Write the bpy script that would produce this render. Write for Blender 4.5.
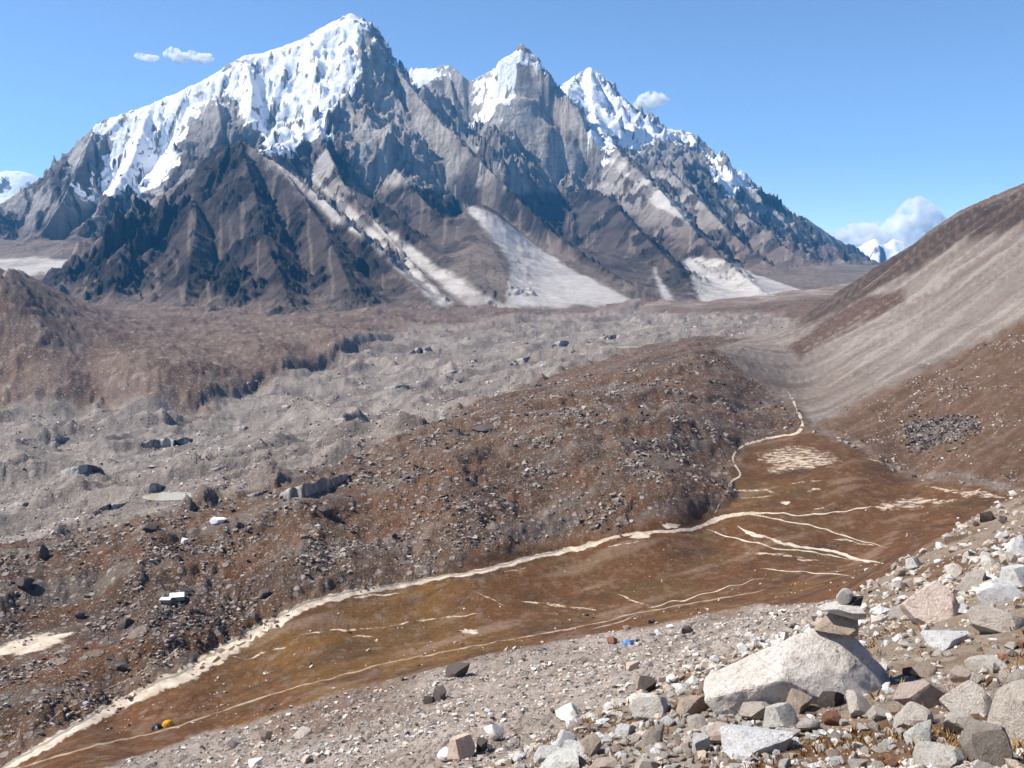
import bpy, math, random
import numpy as np
from mathutils import Vector
R = math.radians
scene = bpy.context.scene
for o in list(bpy.data.objects):
    bpy.data.objects.remove(o)

# ------------------------------------------------------------------ camera
CAMZ = 100.0
PITCH = R(6.08)
F = 1024.0
cam_d = bpy.data.cameras.new('camera')
cam_d.sensor_fit = 'HORIZONTAL'
cam_d.sensor_width = 36.0
cam_d.lens = 36.0
cam_d.clip_start = 0.2
cam_d.clip_end = 120000.0
cam = bpy.data.objects.new('camera', cam_d)
scene.collection.objects.link(cam)
cam.location = (0, 0, CAMZ)
cam.rotation_euler = (math.pi/2 - PITCH, 0, 0)
scene.camera = cam

# ------------------------------------------------------------------ sky, sun, exposure
SUN_AZ, SUN_EL = R(-86), R(49)          # azimuth measured from +Y towards +X
world = bpy.data.worlds.new('World')
scene.world = world
world.use_nodes = True
wn = world.node_tree
wn.nodes.clear()
wo = wn.nodes.new('ShaderNodeOutputWorld')
wb = wn.nodes.new('ShaderNodeBackground')
ws = wn.nodes.new('ShaderNodeTexSky')
ws.sky_type = 'NISHITA'
ws.sun_disc = False
ws.sun_elevation = SUN_EL
ws.sun_rotation = SUN_AZ
ws.altitude = 4200.0
ws.air_density = 1.0
ws.dust_density = 0.0
ws.ozone_density = 3.0
wb.inputs['Strength'].default_value = 0.128
wn.links.new(ws.outputs[0], wb.inputs['Color'])
wn.links.new(wb.outputs[0], wo.inputs['Surface'])

sun_d = bpy.data.lights.new('sun', 'SUN')
sun_d.energy = 5.0
sun_d.angle = R(0.53)
sun_d.color = (1.0, 0.935, 0.83)
sun = bpy.data.objects.new('sun', sun_d)
scene.collection.objects.link(sun)
S = Vector((math.sin(SUN_AZ)*math.cos(SUN_EL), math.cos(SUN_AZ)*math.cos(SUN_EL), math.sin(SUN_EL)))
sun.rotation_euler = (-S).to_track_quat('-Z', 'Y').to_euler()
sun.location = S*3000

scene.view_settings.view_transform = 'Standard'
scene.view_settings.look = 'None'
scene.view_settings.gamma = 1.0
scene.view_settings.use_curve_mapping = False
scene.view_settings.exposure = 0.6
scene.render.engine = 'CYCLES'
scene.cycles.use_denoising = True
scene.cycles.max_bounces = 24
scene.cycles.diffuse_bounces = 3
scene.cycles.volume_bounces = 24
scene.cycles.transparent_max_bounces = 16
scene.cycles.use_adaptive_sampling = True
scene.cycles.adaptive_threshold = 0.02

# ------------------------------------------------------------------ helpers
CP, SP = math.cos(PITCH), math.sin(PITCH)
def ray(px, py):
    a = (px-512.0)/F; b = -(py-384.0)/F
    y = CP + b*SP
    return a/y, (-SP + b*CP)/y            # x/y and z/y of the sight line
def at(px, py, Y):
    u, w = ray(px, py)
    return np.array((u*Y, Y, CAMZ + w*Y))
def atz(px, py, z):                        # the point at height z
    u, w = ray(px, py)
    Y = (z-CAMZ)/w
    return np.array((u*Y, Y, z))

rng = np.random.default_rng(11)
PERM = rng.permutation(256); PERM = np.concatenate([PERM, PERM, PERM]).astype(np.int32)
ANG = rng.random(256)*2*np.pi
GX = np.cos(ANG).astype(np.float32); GY = np.sin(ANG).astype(np.float32)
def pn(x, y):
    x = np.asarray(x, np.float32); y = np.asarray(y, np.float32)
    fx = np.floor(x); fy = np.floor(y)
    xi = fx.astype(np.int32) & 255; yi = fy.astype(np.int32) & 255
    x = x-fx; y = y-fy
    def g(i, j, dx, dy):
        h = PERM[PERM[xi+i]+yi+j]
        return GX[h]*dx + GY[h]*dy
    uu = x*x*x*(x*(x*6-15)+10); vv = y*y*y*(y*(y*6-15)+10)
    a = g(0, 0, x, y); b = g(1, 0, x-1, y); c = g(0, 1, x, y-1); d = g(1, 1, x-1, y-1)
    return 1.5*((a+(b-a)*uu) + ((c+(d-c)*uu)-(a+(b-a)*uu))*vv)
def fbm(x, y, n=4, gain=.5):
    s = 0; a = 1; t = 0
    for i in range(n):
        s = s + a*pn(x+17.3*i, y-9.1*i); t += a; a *= gain; x = x*2.03; y = y*2.03
    return s/t
def ridged(x, y, n=4, gain=.5):
    s = 0; a = 1; t = 0; prev = 1
    for i in range(n):
        v = 1-np.abs(pn(x+31.7*i, y+11.9*i))*1.6
        v = np.clip(v, 0, 1)**2
        s = s + a*v*prev; t += a; prev = np.clip(v*1.4, 0, 1); a *= gain; x = x*2.07; y = y*2.07
    return s/t
def sstep(a, b, x):
    t = np.clip((x-a)/(b-a), 0, 1)
    return t*t*(3-2*t)
def lerp(a, b, t):
    return a + (b-a)*t
def poly_sd(P, X, Y):                      # signed distance to a polygon, positive inside
    P = np.asarray(P, float)
    d2 = np.full(X.shape, 1e30, np.float32); ins = np.zeros(X.shape, bool)
    for i in range(len(P)):
        ax, ay = P[i]; bx, by = P[(i+1) % len(P)]
        ex, ey = bx-ax, by-ay
        L = ex*ex+ey*ey+1e-12
        t = np.clip(((X-ax)*ex+(Y-ay)*ey)/L, 0, 1)
        d2 = np.minimum(d2, (X-ax-t*ex)**2+(Y-ay-t*ey)**2)
        if ay != by:
            c = ((ay > Y) != (by > Y)) & (X < (bx-ax)*(Y-ay)/(by-ay)+ax)
            ins ^= c
    d = np.sqrt(d2)
    return np.where(ins, d, -d)
def line_d(P, X, Y):                       # distance to a polyline
    d2 = np.full(X.shape, 1e30, np.float32)
    for (ax, ay), (bx, by) in zip(P[:-1], P[1:]):
        ex, ey = bx-ax, by-ay
        t = np.clip(((X-ax)*ex+(Y-ay)*ey)/(ex*ex+ey*ey+1e-12), 0, 1)
        d2 = np.minimum(d2, (X-ax-t*ex)**2+(Y-ay-t*ey)**2)
    return np.sqrt(d2)

def tag(o, label=None, cat=None, group=None, kind=None):
    if label: o['label'] = label
    if cat: o['category'] = cat
    if group: o['group'] = group
    if kind: o['kind'] = kind
    return o
def mesh_np(name, V, Q, smooth=True):
    V = np.asarray(V, np.float32); Q = np.asarray(Q, np.int32)
    k = Q.shape[1]
    m = bpy.data.meshes.new(name)
    m.vertices.add(len(V)); m.vertices.foreach_set('co', V.ravel())
    m.loops.add(Q.size); m.loops.foreach_set('vertex_index', Q.ravel())
    m.polygons.add(len(Q))
    m.polygons.foreach_set('loop_start', np.arange(0, Q.size, k, dtype=np.int32))
    m.polygons.foreach_set('loop_total', np.full(len(Q), k, np.int32))
    m.polygons.foreach_set('use_smooth', np.full(len(Q), smooth, bool))
    m.update(calc_edges=True)
    return m
def col_attr(m, name, C):
    C = np.asarray(C, np.float32)
    if C.shape[1] == 3: C = np.concatenate([C, np.ones((len(C), 1), np.float32)], 1)
    a = m.attributes.new(name, 'FLOAT_COLOR', 'POINT')
    a.data.foreach_set('color', C.ravel())
def add(name, mesh, mat=None, parent=None):
    o = bpy.data.objects.new(name, mesh)
    scene.collection.objects.link(o)
    if mat and not mesh.materials: mesh.materials.append(mat)
    if parent: o.parent = parent
    return o
def grid_quads(nr, nc):
    i = np.arange(nr*nc).reshape(nr, nc)
    return np.stack([i[:-1, :-1], i[:-1, 1:], i[1:, 1:], i[1:, :-1]], -1).reshape(-1, 4)
def submesh(name, V, Q, cols, smooth=True):
    used = np.unique(Q); mp = np.zeros(len(V), np.int32); mp[used] = np.arange(len(used))
    m = mesh_np(name, V[used], mp[Q], smooth)
    for k, c in cols.items(): col_attr(m, k, c[used])
    return m
def srgb(r, g, b):
    c = np.array((r, g, b))/255.0
    return np.where(c <= .04045, c/12.92, ((c+.055)/1.055)**2.4)

class NT:
    """small helper to write node materials"""
    def __init__(s, name, rough=.95, spec=.15):
        s.m = bpy.data.materials.new(name); s.m.use_nodes = True
        s.t = s.m.node_tree; s.t.nodes.clear()
        s.out = s.n('ShaderNodeOutputMaterial'); s.b = s.n('ShaderNodeBsdfPrincipled')
        s.b.inputs['Roughness'].default_value = rough
        s.b.inputs['Specular IOR Level'].default_value = spec
        s.l(s.b.outputs[0], s.out.inputs['Surface'])
    def n(s, t, **k):
        x = s.t.nodes.new(t)
        for a, v in k.items(): setattr(x, a, v)
        return x
    def l(s, a, b): s.t.links.new(a, b)
    def put(s, sock, v):
        if hasattr(v, 'is_linked'): s.l(v, sock)
        else: sock.default_value = v
    def attr(s, name):
        return s.n('ShaderNodeAttribute', attribute_name=name)
    def pos(s):
        return s.n('ShaderNodeNewGeometry').outputs['Position']
    def obj(s):
        return s.n('ShaderNodeTexCoord').outputs['Object']
    def mapping(s, vec, scale):
        m = s.n('ShaderNodeMapping'); s.l(vec, m.inputs[0]); m.inputs['Scale'].default_value = scale
        return m.outputs[0]
    def noise(s, vec, scale, detail=4, rough=.55, dist=0):
        x = s.n('ShaderNodeTexNoise'); s.l(vec, x.inputs['Vector'])
        x.inputs['Scale'].default_value = scale; x.inputs['Detail'].default_value = detail
        x.inputs['Roughness'].default_value = rough; x.inputs['Distortion'].default_value = dist
        return x.outputs['Fac']
    def voro(s, vec, scale, feature='F1', out='Color'):
        x = s.n('ShaderNodeTexVoronoi', feature=feature); s.l(vec, x.inputs['Vector'])
        x.inputs['Scale'].default_value = scale
        return x.outputs[out]
    def rng(s, v, a, b, c, d, smooth=False):
        x = s.n('ShaderNodeMapRange'); s.put(x.inputs[0], v)
        if smooth: x.interpolation_type = 'SMOOTHSTEP'
        for i, q in enumerate((a, b, c, d)): s.put(x.inputs[1+i], q)
        return x.outputs[0]
    def math(s, op, a, b=0.0, clamp=False):
        x = s.n('ShaderNodeMath', operation=op); x.use_clamp = clamp
        s.put(x.inputs[0], a); s.put(x.inputs[1], b)
        return x.outputs[0]
    def mix(s, f, a, b, mode='MIX'):
        x = s.n('ShaderNodeMix', data_type='RGBA', blend_type=mode)
        s.put(x.inputs[0], f)
        for i, q in ((6, a), (7, b)):
            s.put(x.inputs[i], q if hasattr(q, 'is_linked') else tuple(q)+(1,) if len(q) == 3 else q)
        return x.outputs[2]
    def bump(s, h, strength=1, dist=1):
        x = s.n('ShaderNodeBump'); s.put(x.inputs['Strength'], strength); s.put(x.inputs['Distance'], dist)
        s.l(h, x.inputs['Height'])
        s.l(x.outputs[0], s.b.inputs['Normal'])
        return x
    def col(s, c): s.put(s.b.inputs['Base Color'], c if hasattr(c, 'is_linked') else tuple(c)+(1,))
# ------------------------------------------------------------------ valley terrain: heights
CTRL = []
def c_py(*pts):
    for px, py, Y in pts:
        u, w = ray(px, py); CTRL.append((u, Y, w))
def c_z(*pts):                              # pixel seen on the ground at height z
    for px, py, z in pts:
        p = atz(px, py, z); CTRL.append((p[0]/p[1], p[1], (z-CAMZ)/p[1]))
def c_h(*pts):                              # direction, distance, height
    for px, Y, z in pts:
        CTRL.append(((px-512)/F, Y, (z-CAMZ)/Y))
# the bouldery spur the camera stands on
c_h((-200, 4, 97.2), (512, 4, 97.8), (1200, 4, 98.3), (300, 9, 94), (0, 9, 93))
c_py((1180, 768, 7.0), (1024, 768, 8), (900, 768, 9), (800, 768, 10), (700, 768, 11), (600, 768, 12.2), (480, 780, 13.5))
c_py((1024, 690, 12), (900, 690, 13.5), (800, 705, 13.5), (700, 715, 14.5), (620, 730, 15.5), (550, 745, 16))
c_py((1180, 600, 16), (1024, 600, 18), (950, 615, 20), (880, 640, 19), (720, 672, 21), (640, 700, 20), (560, 730, 19))
c_py((1180, 500, 27), (1024, 540, 29), (950, 570, 30), (880, 605, 28))
c_py((1180, 420, 55), (1024, 491, 50), (960, 530, 46), (900, 566, 41), (850, 597, 36), (770, 640, 30), (700, 672, 27), (640, 698, 25))
c_h((1180, 110, 74), (1024, 80, 76), (960, 75, 76), (900, 70, 75), (850, 62, 74), (770, 55, 73), (700, 50, 74), (600, 45, 75), (480, 38, 76), (300, 32, 78), (0, 30, 78), (-200, 30, 77))
# gravel slope down to the meadow
c_z((-150, 770, 8), (0, 790, 16), (200, 768, 20), (330, 745, 30), (450, 735, 40), (560, 700, 44), (640, 670, 45), (720, 640, 45))
c_z((100, 745, 6), (240, 738, 10), (360, 705, 14), (480, 680, 18), (600, 655, 20), (700, 632, 22), (780, 606, 22))
c_h((850, 190, 40), (930, 200, 48), (1024, 210, 52), (1180, 230, 70), (900, 330, 8), (1024, 330, 16), (1180, 340, 40))
# meadow
c_z((-100, 790, 0), (0, 768, 0), (120, 725, 0), (220, 700, 0), (260, 650, 0), (360, 640, 0), (420, 600, 0), (520, 600, 0),
    (600, 615, 1), (560, 565, 0), (660, 560, 0), (700, 590, 1), (760, 580, 1), (700, 520, 0), (760, 530, 0), (850, 560, 0),
    (780, 480, 0), (850, 500, 0), (940, 510, 1), (800, 440, 1), (860, 465, 2), (1000, 497, 4), (750, 470, 0))
# moraine between meadow and glacier
c_z((-120, 700, 4), (-120, 600, 8), (0, 690, 3), (0, 625, 8), (0, 572, 9), (110, 650, 4), (150, 600, 9), (150, 545, 12), (230, 620, 3), (300, 545, 12), (300, 497, 15),
    (400, 560, 4), (450, 490, 17), (430, 455, 20), (560, 530, 4), (580, 470, 17), (560, 420, 26), (680, 500, 7), (680, 430, 17), (640, 385, 27),
    (735, 460, 3), (755, 407, 8), (722, 400, 18), (770, 425, 2), (745, 430, 5), (715, 353, 37), (790, 412, 4), (745, 350, 33))
# glacier
c_z((-150, 560, -20), (0, 535, -22), (0, 480, -30), (0, 430, -40), (-150, 430, -40), (150, 500, -12), (200, 460, -24), (150, 425, -40), (320, 450, -8), (300, 410, -30), (450, 405, -2),
    (400, 365, -25), (580, 375, 10), (500, 345, -10), (600, 340, -2), (690, 336, 12), (760, 320, 20), (550, 328, -2), (660, 315, 8), (800, 316, 25), (330, 372, -30))
# far bank: cut bank, terrace behind it
c_z((-150, 415, -40), (0, 402, -40), (100, 402, -42), (185, 409, -42), (250, 388, -36), (320, 364, -26), (400, 336, -14), (470, 327, -8))
c_py((0, 376, 1200), (60, 372, 1200), (120, 372, 1200), (150, 380, 1150), (190, 385, 1150), (230, 368, 1300), (280, 351, 1440), (330, 341, 1580), (400, 324, 2080),
     (120, 345, 1500), (200, 338, 1720), (280, 334, 1780), (100, 312, 2350), (250, 321, 2150), (350, 322, 2150), (60, 296, 3000), (450, 313, 2420), (520, 313, 2480), (640, 304, 2900))
c_py((-150, 235, 1600), (-60, 268, 1520), (0, 293, 1450), (30, 318, 1400), (55, 345, 1320), (-60, 325, 1350), (0, 345, 1290), (-150, 330, 1330), (-60, 376, 1200), (90, 352, 1400))
# hillside on the right
c_py((1180, 125, 1350), (1024, 190, 1400), (990, 203, 1420), (960, 213, 1450), (925, 236, 1480), (880, 266, 1500), (840, 291, 1500), (797, 322, 1500),
     (1180, 190, 1000), (1024, 260, 1000), (940, 300, 1000), (860, 345, 930), (805, 385, 840),
     (1180, 290, 750), (1024, 345, 740), (940, 378, 720), (880, 408, 680), (825, 428, 660),
     (1180, 390, 560), (1024, 425, 560), (960, 450, 545), (905, 466, 560), (1024, 480, 470), (760, 338, 1250), (740, 345, 1000))
c_h((1180, 2300, 500), (1024, 2300, 250), (900, 2300, 70), (800, 2300, 40))
# plain under the mountains
c_h((-200, 3200, 50), (0, 3400, 45), (250, 2600, 30), (500, 2600, 25), (650, 2800, 30), (800, 3200, 50), (1024, 3500, 200), (1180, 3500, 400),
    (-200, 5600, 60), (200, 5600, 60), (500, 5600, 60), (800, 5600, 100), (1180, 5600, 300))
CTRL = np.array(CTRL)
VS = 0.33
cu, cv, cw = CTRL[:, 0], np.log(CTRL[:, 1])*VS, CTRL[:, 2]
EPS2 = .02**2
A = np.sqrt((cu[:, None]-cu)**2+(cv[:, None]-cv)**2+EPS2)
n = len(cu)
P = np.stack([np.ones(n), cu, cv], 1)
M = np.block([[A + np.eye(n)*-2e-4, P], [P.T, np.zeros((3, 3))]])
sol = np.linalg.solve(M, np.concatenate([cw, np.zeros(3)])).astype(np.float32)
def base_h(x, y):
    u = (x/y).astype(np.float32); v = (np.log(y)*VS).astype(np.float32)
    s = sol[n] + sol[n+1]*u + sol[n+2]*v
    for i in range(n):
        s = s + sol[i]*np.sqrt((u-np.float32(cu[i]))**2+(v-np.float32(cv[i]))**2+np.float32(EPS2))
    return CAMZ + s*y

NC = 740
US = np.linspace(-.66, .66, NC)
def rows():
    r = [np.geomspace(4, 48, 170)[:-1], np.geomspace(48, 105, 36)[:-1]]
    t = np.linspace(0, 1, 4000); y = np.geomspace(105, 5200, 4000)
    dens = np.gradient(np.log(y))*350/3.9 + (-np.gradient(1/y))*340/(1/105-1/5200)
    c = np.cumsum(dens); c = (c-c[0])/(c[-1]-c[0])
    r.append(np.interp(np.linspace(0, 1, 630), c, y))
    return np.concatenate(r)
YS = rows(); NR = len(YS)
UU, YY = np.meshgrid(US, YS)
VX = (UU*YY).astype(np.float32); VY = YY.astype(np.float32)
BZ = base_h(VX, VY)

class Field:
    """a height sheet stored on rows of distance and columns of direction"""
    def __init__(s, us, ys, z): s.us, s.ys, s.z = us, ys, z
    def hit(s, px, py, ymin=0):
        u, w = ray(px, py)
        k = np.clip(np.searchsorted(s.us, u), 1, len(s.us)-1); t = (u-s.us[k-1])/(s.us[k]-s.us[k-1])
        z = s.z[:, k-1]*(1-t)+s.z[:, k]*t
        g = z-(CAMZ+w*s.ys)
        ok = np.nonzero((g >= 0) & (s.ys > ymin))[0]
        if not len(ok): return None
        i = ok[0]
        if i == 0: Y = s.ys[0]
        else:
            q = g[i-1]/(g[i-1]-g[i]) if g[i-1] < 0 else 0
            Y = s.ys[i-1]+(s.ys[i]-s.ys[i-1])*q
        return np.array((u*Y, Y, CAMZ+w*Y))
    def height(s, x, y):
        x = np.asarray(x, float); y = np.asarray(y, float)
        u = x/y
        k = np.clip(np.searchsorted(s.us, u), 1, len(s.us)-1); t = np.clip((u-s.us[k-1])/(s.us[k]-s.us[k-1]), 0, 1)
        j = np.clip(np.searchsorted(s.ys, y), 1, len(s.ys)-1); q = np.clip((y-s.ys[j-1])/(s.ys[j]-s.ys[j-1]), 0, 1)
        return (s.z[j-1, k-1]*(1-t)+s.z[j-1, k]*t)*(1-q)+(s.z[j, k-1]*(1-t)+s.z[j, k]*t)*q
base = Field(US, YS, BZ)
def plan(pts, field=base, ymin=0):          # outline given by sighted points -> plan, in (x/y, scaled log distance)
    out = []
    for px, py in pts:
        h = None; q = py
        while h is None and q < py+40:
            h = field.hit(px, q, ymin); q += 1.5
        if h is None: h = at(px, py, 3000)
        out.append((h[0]/h[1], math.log(h[1])*VS))
    return out
LV = (np.log(VY)*VS).astype(np.float32)
UV = UU.astype(np.float32)
wob = fbm(UV*60, LV*90, 4)
wob2 = fbm(UV*25+7, LV*35+3, 4)
def zone(pts, soft=.006, wa=.006, ymin=0):
    sd = poly_sd(plan(pts, ymin=ymin), UV, LV) + wob*wa + wob2*wa*.8
    return sstep(-soft, soft, sd)
z_fg = sstep(58, 50, VY)
z_gl = zone([(-160, 560), (0, 548), (150, 520), (290, 482), (420, 428), (560, 372), (690, 338), (800, 322), (780, 312), (640, 311), (500, 327), (420, 334),
             (330, 364), (280, 374), (190, 409), (100, 404), (0, 408), (-160, 412)], .008, .012, 60)
z_me = zone([(-60, 800), (20, 752), (100, 708), (200, 658), (270, 618), (340, 590), (450, 566), (560, 543), (660, 518), (735, 498), (728, 470), (748, 443), (800, 426),
             (835, 440), (880, 462), (930, 480), (1010, 492), (1040, 520), (850, 602), (760, 604), (600, 634), (430, 672), (200, 735), (0, 800)], .006, .006, 60)
z_rh = zone([(1200, 60), (1024, 188), (930, 230), (795, 320), (755, 335), (715, 350), (760, 380), (795, 405), (810, 425), (880, 458), (1010, 490), (1200, 520)], .006, .004, 300)
def zone_sd(pts, wa, ymin=0):
    return poly_sd(plan(pts, ymin=ymin), UV, LV) + wob*wa + wob2*wa*.8
LB = ([(-160, 200), (0, 280), (60, 290), (250, 308), (450, 311), (640, 303), (640, 311), (500, 327), (420, 334), (330, 364), (280, 374), (190, 409), (100, 404), (0, 408), (-160, 412)])
lb_sd = zone_sd(LB, .005, 800)
z_lb = sstep(-.005, .005, lb_sd)
z_gs = (VY < 330)*(1-z_me)*(1-z_fg)*sstep(-.004, .004, UV - np.interp(VY, [100, 200, 260, 330, 400], [-.6, -.45, -.2, 0, .3]))
far_plain = sstep(2300, 2700, VY)
z_mo = np.clip(1-z_fg-z_gl-z_me-z_rh-z_lb-z_gs, 0, 1)*(1-far_plain)

# relief
flow = np.array((.55, .83)); cross = np.array((.83, -.55))
def along(vx, vy): return VX*vx+VY*vy
G1, G2 = along(*flow), along(*cross)
hum = ridged(G2/120+fbm(VX/200, VY/200, 2)*.9, G1/130, 3, .4)
hum2 = np.abs(fbm(G2/55+1.5*wob2, G1/55, 2))
Z = BZ.copy()
Z += z_gl*((hum-.42)*19 + (hum2-.25)*6 + fbm(VX/22, VY/22, 2)*1.2 + fbm(VX/7, VY/9, 2)*.35)
mA, mB = along(.72, .69), along(.69, -.72)
Z += z_mo*(fbm(mB/40+wob2*.8, mA/240, 4)*7.0 + fbm(VX/16, VY/24, 3)*1.2 + (ridged(VX/7, VY/10, 3)-.4)*.35 + fbm(VX/2.5, VY/3.5, 2)*.12)
Z += z_me*(fbm(VX/35, VY/50, 3)*.5)
dA, dB = along(-.79, -.62), along(.62, -.79)
gul = ridged(dB/42+fbm(VX/200, VY/200, 2)*.35, dA/420, 4)
gul2 = ridged(dB/14+fbm(VX/90, VY/90, 2)*.4, dA/170, 3)
hi = sstep(40, 130, Z)
Z += z_rh*((gul-.4)*5*(.3+hi) + (gul2-.4)*2.2 + fbm(VX/14, VY/20, 3)*1.0 + fbm(VX/60, VY/80, 3)*4*sstep(10, 40, Z))
Z += z_lb*(fbm(VX/120, VY/190, 4)*6 + (ridged(VX/60+wob2, VY/100, 4)-.4)*7 + (ridged(VX/17, VY/36, 3)-.4)*3.0 + fbm(VX/9, VY/16, 3)*1.0)
Z += z_gs*(fbm(VX/22, VY/30, 3)*1.6 + (ridged(along(.9, -.3)/9+wob, along(.3, .9)/26, 3)-.4)*.9 + fbm(VX/2.2, VY/3, 3)*.25)
Z += z_fg*(fbm(VX/3.2, VY/3.2, 3)*.22 + fbm(VX/.8, VY/.8, 3)*.06*sstep(45, 12, VY))
Z += far_plain*fbm(VX/200, VY/200, 4)*12
cut = .5+.5*sstep(-.2, .3, fbm(UV*9+2, LV*5, 2)+.1)               # cut bank above the ice
flute = ridged(VX/26+wob2*2, VY/120, 3)
bank_top = sstep(-.001, .007, lb_sd + (flute-.4)*.002)*np.exp(-np.clip(lb_sd, 0, None)/.07)
Z += bank_top*cut*np.interp(VY, [900, 1200, 2200], [13, 12, 22])*sstep(3000, 2600, VY)
RIVER = [(0, 770), (40, 748), (80, 724), (120, 704), (160, 686), (200, 668), (225, 652), (250, 636), (275, 622), (300, 608), (330, 598), (360, 592), (400, 586), (440, 578), (480, 571), (510, 564), (540, 556),
         (570, 550), (592, 546), (600, 541), (620, 536), (650, 532), (690, 530), (705, 524), (722, 517), (745, 514), (770, 513)]
rp = [tuple(base.hit(px, py, 90)[:2]) for px, py in RIVER]
rw = np.interp(VY, [190, 300, 380, 480], [5.5, 5.0, 3.2, 2.5])
dr = line_d(rp, VX, VY)/rw
Z = Z - .75*np.exp(-(dr/1.25)**4)*(VY < 500)*(VY > 120) + .25*np.exp(-((dr-1.9)/.5)**2)*(VY < 500)*(VY > 120)
def pond_bed(px, py, r):                     # level hollows for the ponds
    global Z
    h = base.hit(px, py, 90); d = np.hypot(VX-h[0], (VY-h[1])*.55)/r
    k = sstep(1.9, 1.0, d); lvl = float(Z[np.hypot(VX-h[0], (VY-h[1])*.55) < r].mean())-.4
    Z = Z*(1-k)+lvl*k
for pb in ((170, 501, 17), (492, 354, 16), (527, 344, 16), (629, 346, 26), (447, 389, 9), (360, 410, 11), (32, 644, 15)):
    pond_bed(*pb)
valley = Field(US, YS, Z)
# ------------------------------------------------------------------ valley terrain: surface colours (albedo) and stoniness
def mixc(C, col, m): return C + (np.array(col, np.float32)-C)*m[..., None]
C = np.zeros(VX.shape+(3,), np.float32); C[:] = srgb(120, 104, 92)
n1 = fbm(VX/20, VY/30, 4)*.5+.5; n2 = fbm(VX/6+9, VY/9, 4)*.5+.5; n3 = fbm(VX/70+5, VY/110, 4)*.5+.5
C = mixc(C, srgb(150, 138, 128), sstep(.42, .62, n3)); C = mixc(C, srgb(104, 90, 80), sstep(.5, .7, n1)*.5)
# glacier rubble
gl = mixc(np.broadcast_to(srgb(132, 123, 116), C.shape), srgb(158, 147, 138), sstep(.45, .75, n1))
gl = mixc(gl, srgb(100, 91, 86), sstep(.52, .68, n3)*.75)
gl = mixc(gl, srgb(132, 114, 100), sstep(-25, 5, Z)*sstep(900, 500, VY)*.35)
gl = mixc(gl, srgb(84, 78, 74), sstep(.54, .68, n2)*.6)
gl = mixc(gl, srgb(172, 160, 150), sstep(.12, .35, fbm(G2/16, G1/90, 4))*.55)
gl = mixc(gl, srgb(96, 88, 82), sstep(.12, .35, fbm(G2/24+8, G1/110, 4))*.6)
C = lerp(C, gl, z_gl[..., None])
# moraine
mo = mixc(np.broadcast_to(srgb(94, 70, 52), C.shape), srgb(102, 70, 45), sstep(.5, .62, n1)*.8)
mo = mixc(mo, srgb(122, 108, 96), sstep(.52, .72, n2)*.65)
mo = mixc(mo, srgb(72, 58, 48), sstep(.5, .7, n3)*.6)
mo = mixc(mo, srgb(118, 108, 100), sstep(.08, .3, fbm(mB/14, mA/80, 4))*.6)
mo = mixc(mo, srgb(106, 74, 48), sstep(.1, .3, fbm(mB/22+5, mA/90, 4))*.55)
C = lerp(C, mo, z_mo[..., None])
# meadow
me = mixc(np.broadcast_to(srgb(100, 66, 37), C.shape), srgb(112, 82, 40), sstep(.5, .7, n3)*.8)
me = mixc(me, srgb(78, 52, 36), sstep(.48, .66, n1)*.8)
me = mixc(me, srgb(150, 128, 110), sstep(.66, .8, n2)*.5)
mt = fbm(VX/4, VY/8, 3); mt2 = fbm(VX/11+4, VY/20, 3)
me = mixc(me, srgb(128, 106, 88), sstep(.1, .4, mt)*.45)
me = mixc(me, srgb(62, 46, 34), sstep(.15, .45, mt2)*.4)
lw = fbm(mA/60, mB/14, 4)*.5+.5                              # low gravel bars and dark wet turf, drawn out along the valley
me = mixc(me, srgb(140, 116, 98), sstep(.58, .72, lw)*.6)
me = mixc(me, srgb(64, 48, 36), sstep(.42, .30, lw)*.5)
me = mixc(me, srgb(120, 94, 50), np.exp(-(np.clip(BZ-1.5, 0, 3)))*sstep(.5, .65, n1)*.35)
C = lerp(C, me, z_me[..., None])
# right hillside
rh = mixc(np.broadcast_to(srgb(128, 118, 110), C.shape), srgb(148, 138, 129), sstep(.35, .6, gul))
brown = zone([(805, 428), (850, 405), (900, 380), (960, 350), (1024, 322), (1200, 250), (1200, 520), (1010, 490), (880, 458)], .008, .012, 300)
brown2 = zone([(785, 345), (830, 315), (870, 296), (905, 290), (905, 305), (860, 325), (820, 345), (800, 358)], .006, .006, 300)
cap = zone([(795, 318), (860, 272), (930, 230), (1024, 188), (1200, 80), (1200, 150), (1024, 228), (960, 243), (915, 270), (870, 294), (800, 328)], .010, .008, 300)
strip = zone([(905, 425), (940, 418), (975, 418), (980, 428), (945, 440), (915, 452)], .004, .006, 300)
rh = lerp(rh, mixc(np.broadcast_to(srgb(94, 70, 51), C.shape), srgb(120, 102, 88), sstep(.52, .7, n2)*.6), brown[..., None])
rh = mixc(rh, srgb(84, 62, 50), brown2)
rh = mixc(rh, srgb(92, 82, 76), strip)
rh = mixc(rh, srgb(62, 51, 45), cap*.97)
stk = fbm(dB/7+wob*.6, dA/260, 4); stk2 = fbm(dB/26+3, dA/400, 3)
rh = mixc(rh, srgb(96, 76, 62), sstep(.1, .4, stk2)*.55*(1-brown))
rh = mixc(rh, srgb(112, 92, 80), sstep(.06, .3, stk)*.6)
rh = mixc(rh, srgb(166, 154, 144), sstep(-.15, -.42, stk)*.4*(1-brown*.7))
C = lerp(C, rh, z_rh[..., None])
# far bank
lb = mixc(np.broadcast_to(srgb(112, 92, 78), C.shape), srgb(92, 68, 54), sstep(.45, .6, n3))
lb = mixc(lb, srgb(165, 152, 142), sstep(.58, .75, n1)*.7)
lb = mixc(lb, srgb(86, 74, 68), sstep(.55, .7, n2)*.6)
lb = mixc(lb, srgb(172, 158, 148), np.exp(-np.abs(lb_sd-.003)/.007)*.9*sstep(1350, 1750, VY))
C = lerp(C, lb, z_lb[..., None])
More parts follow.
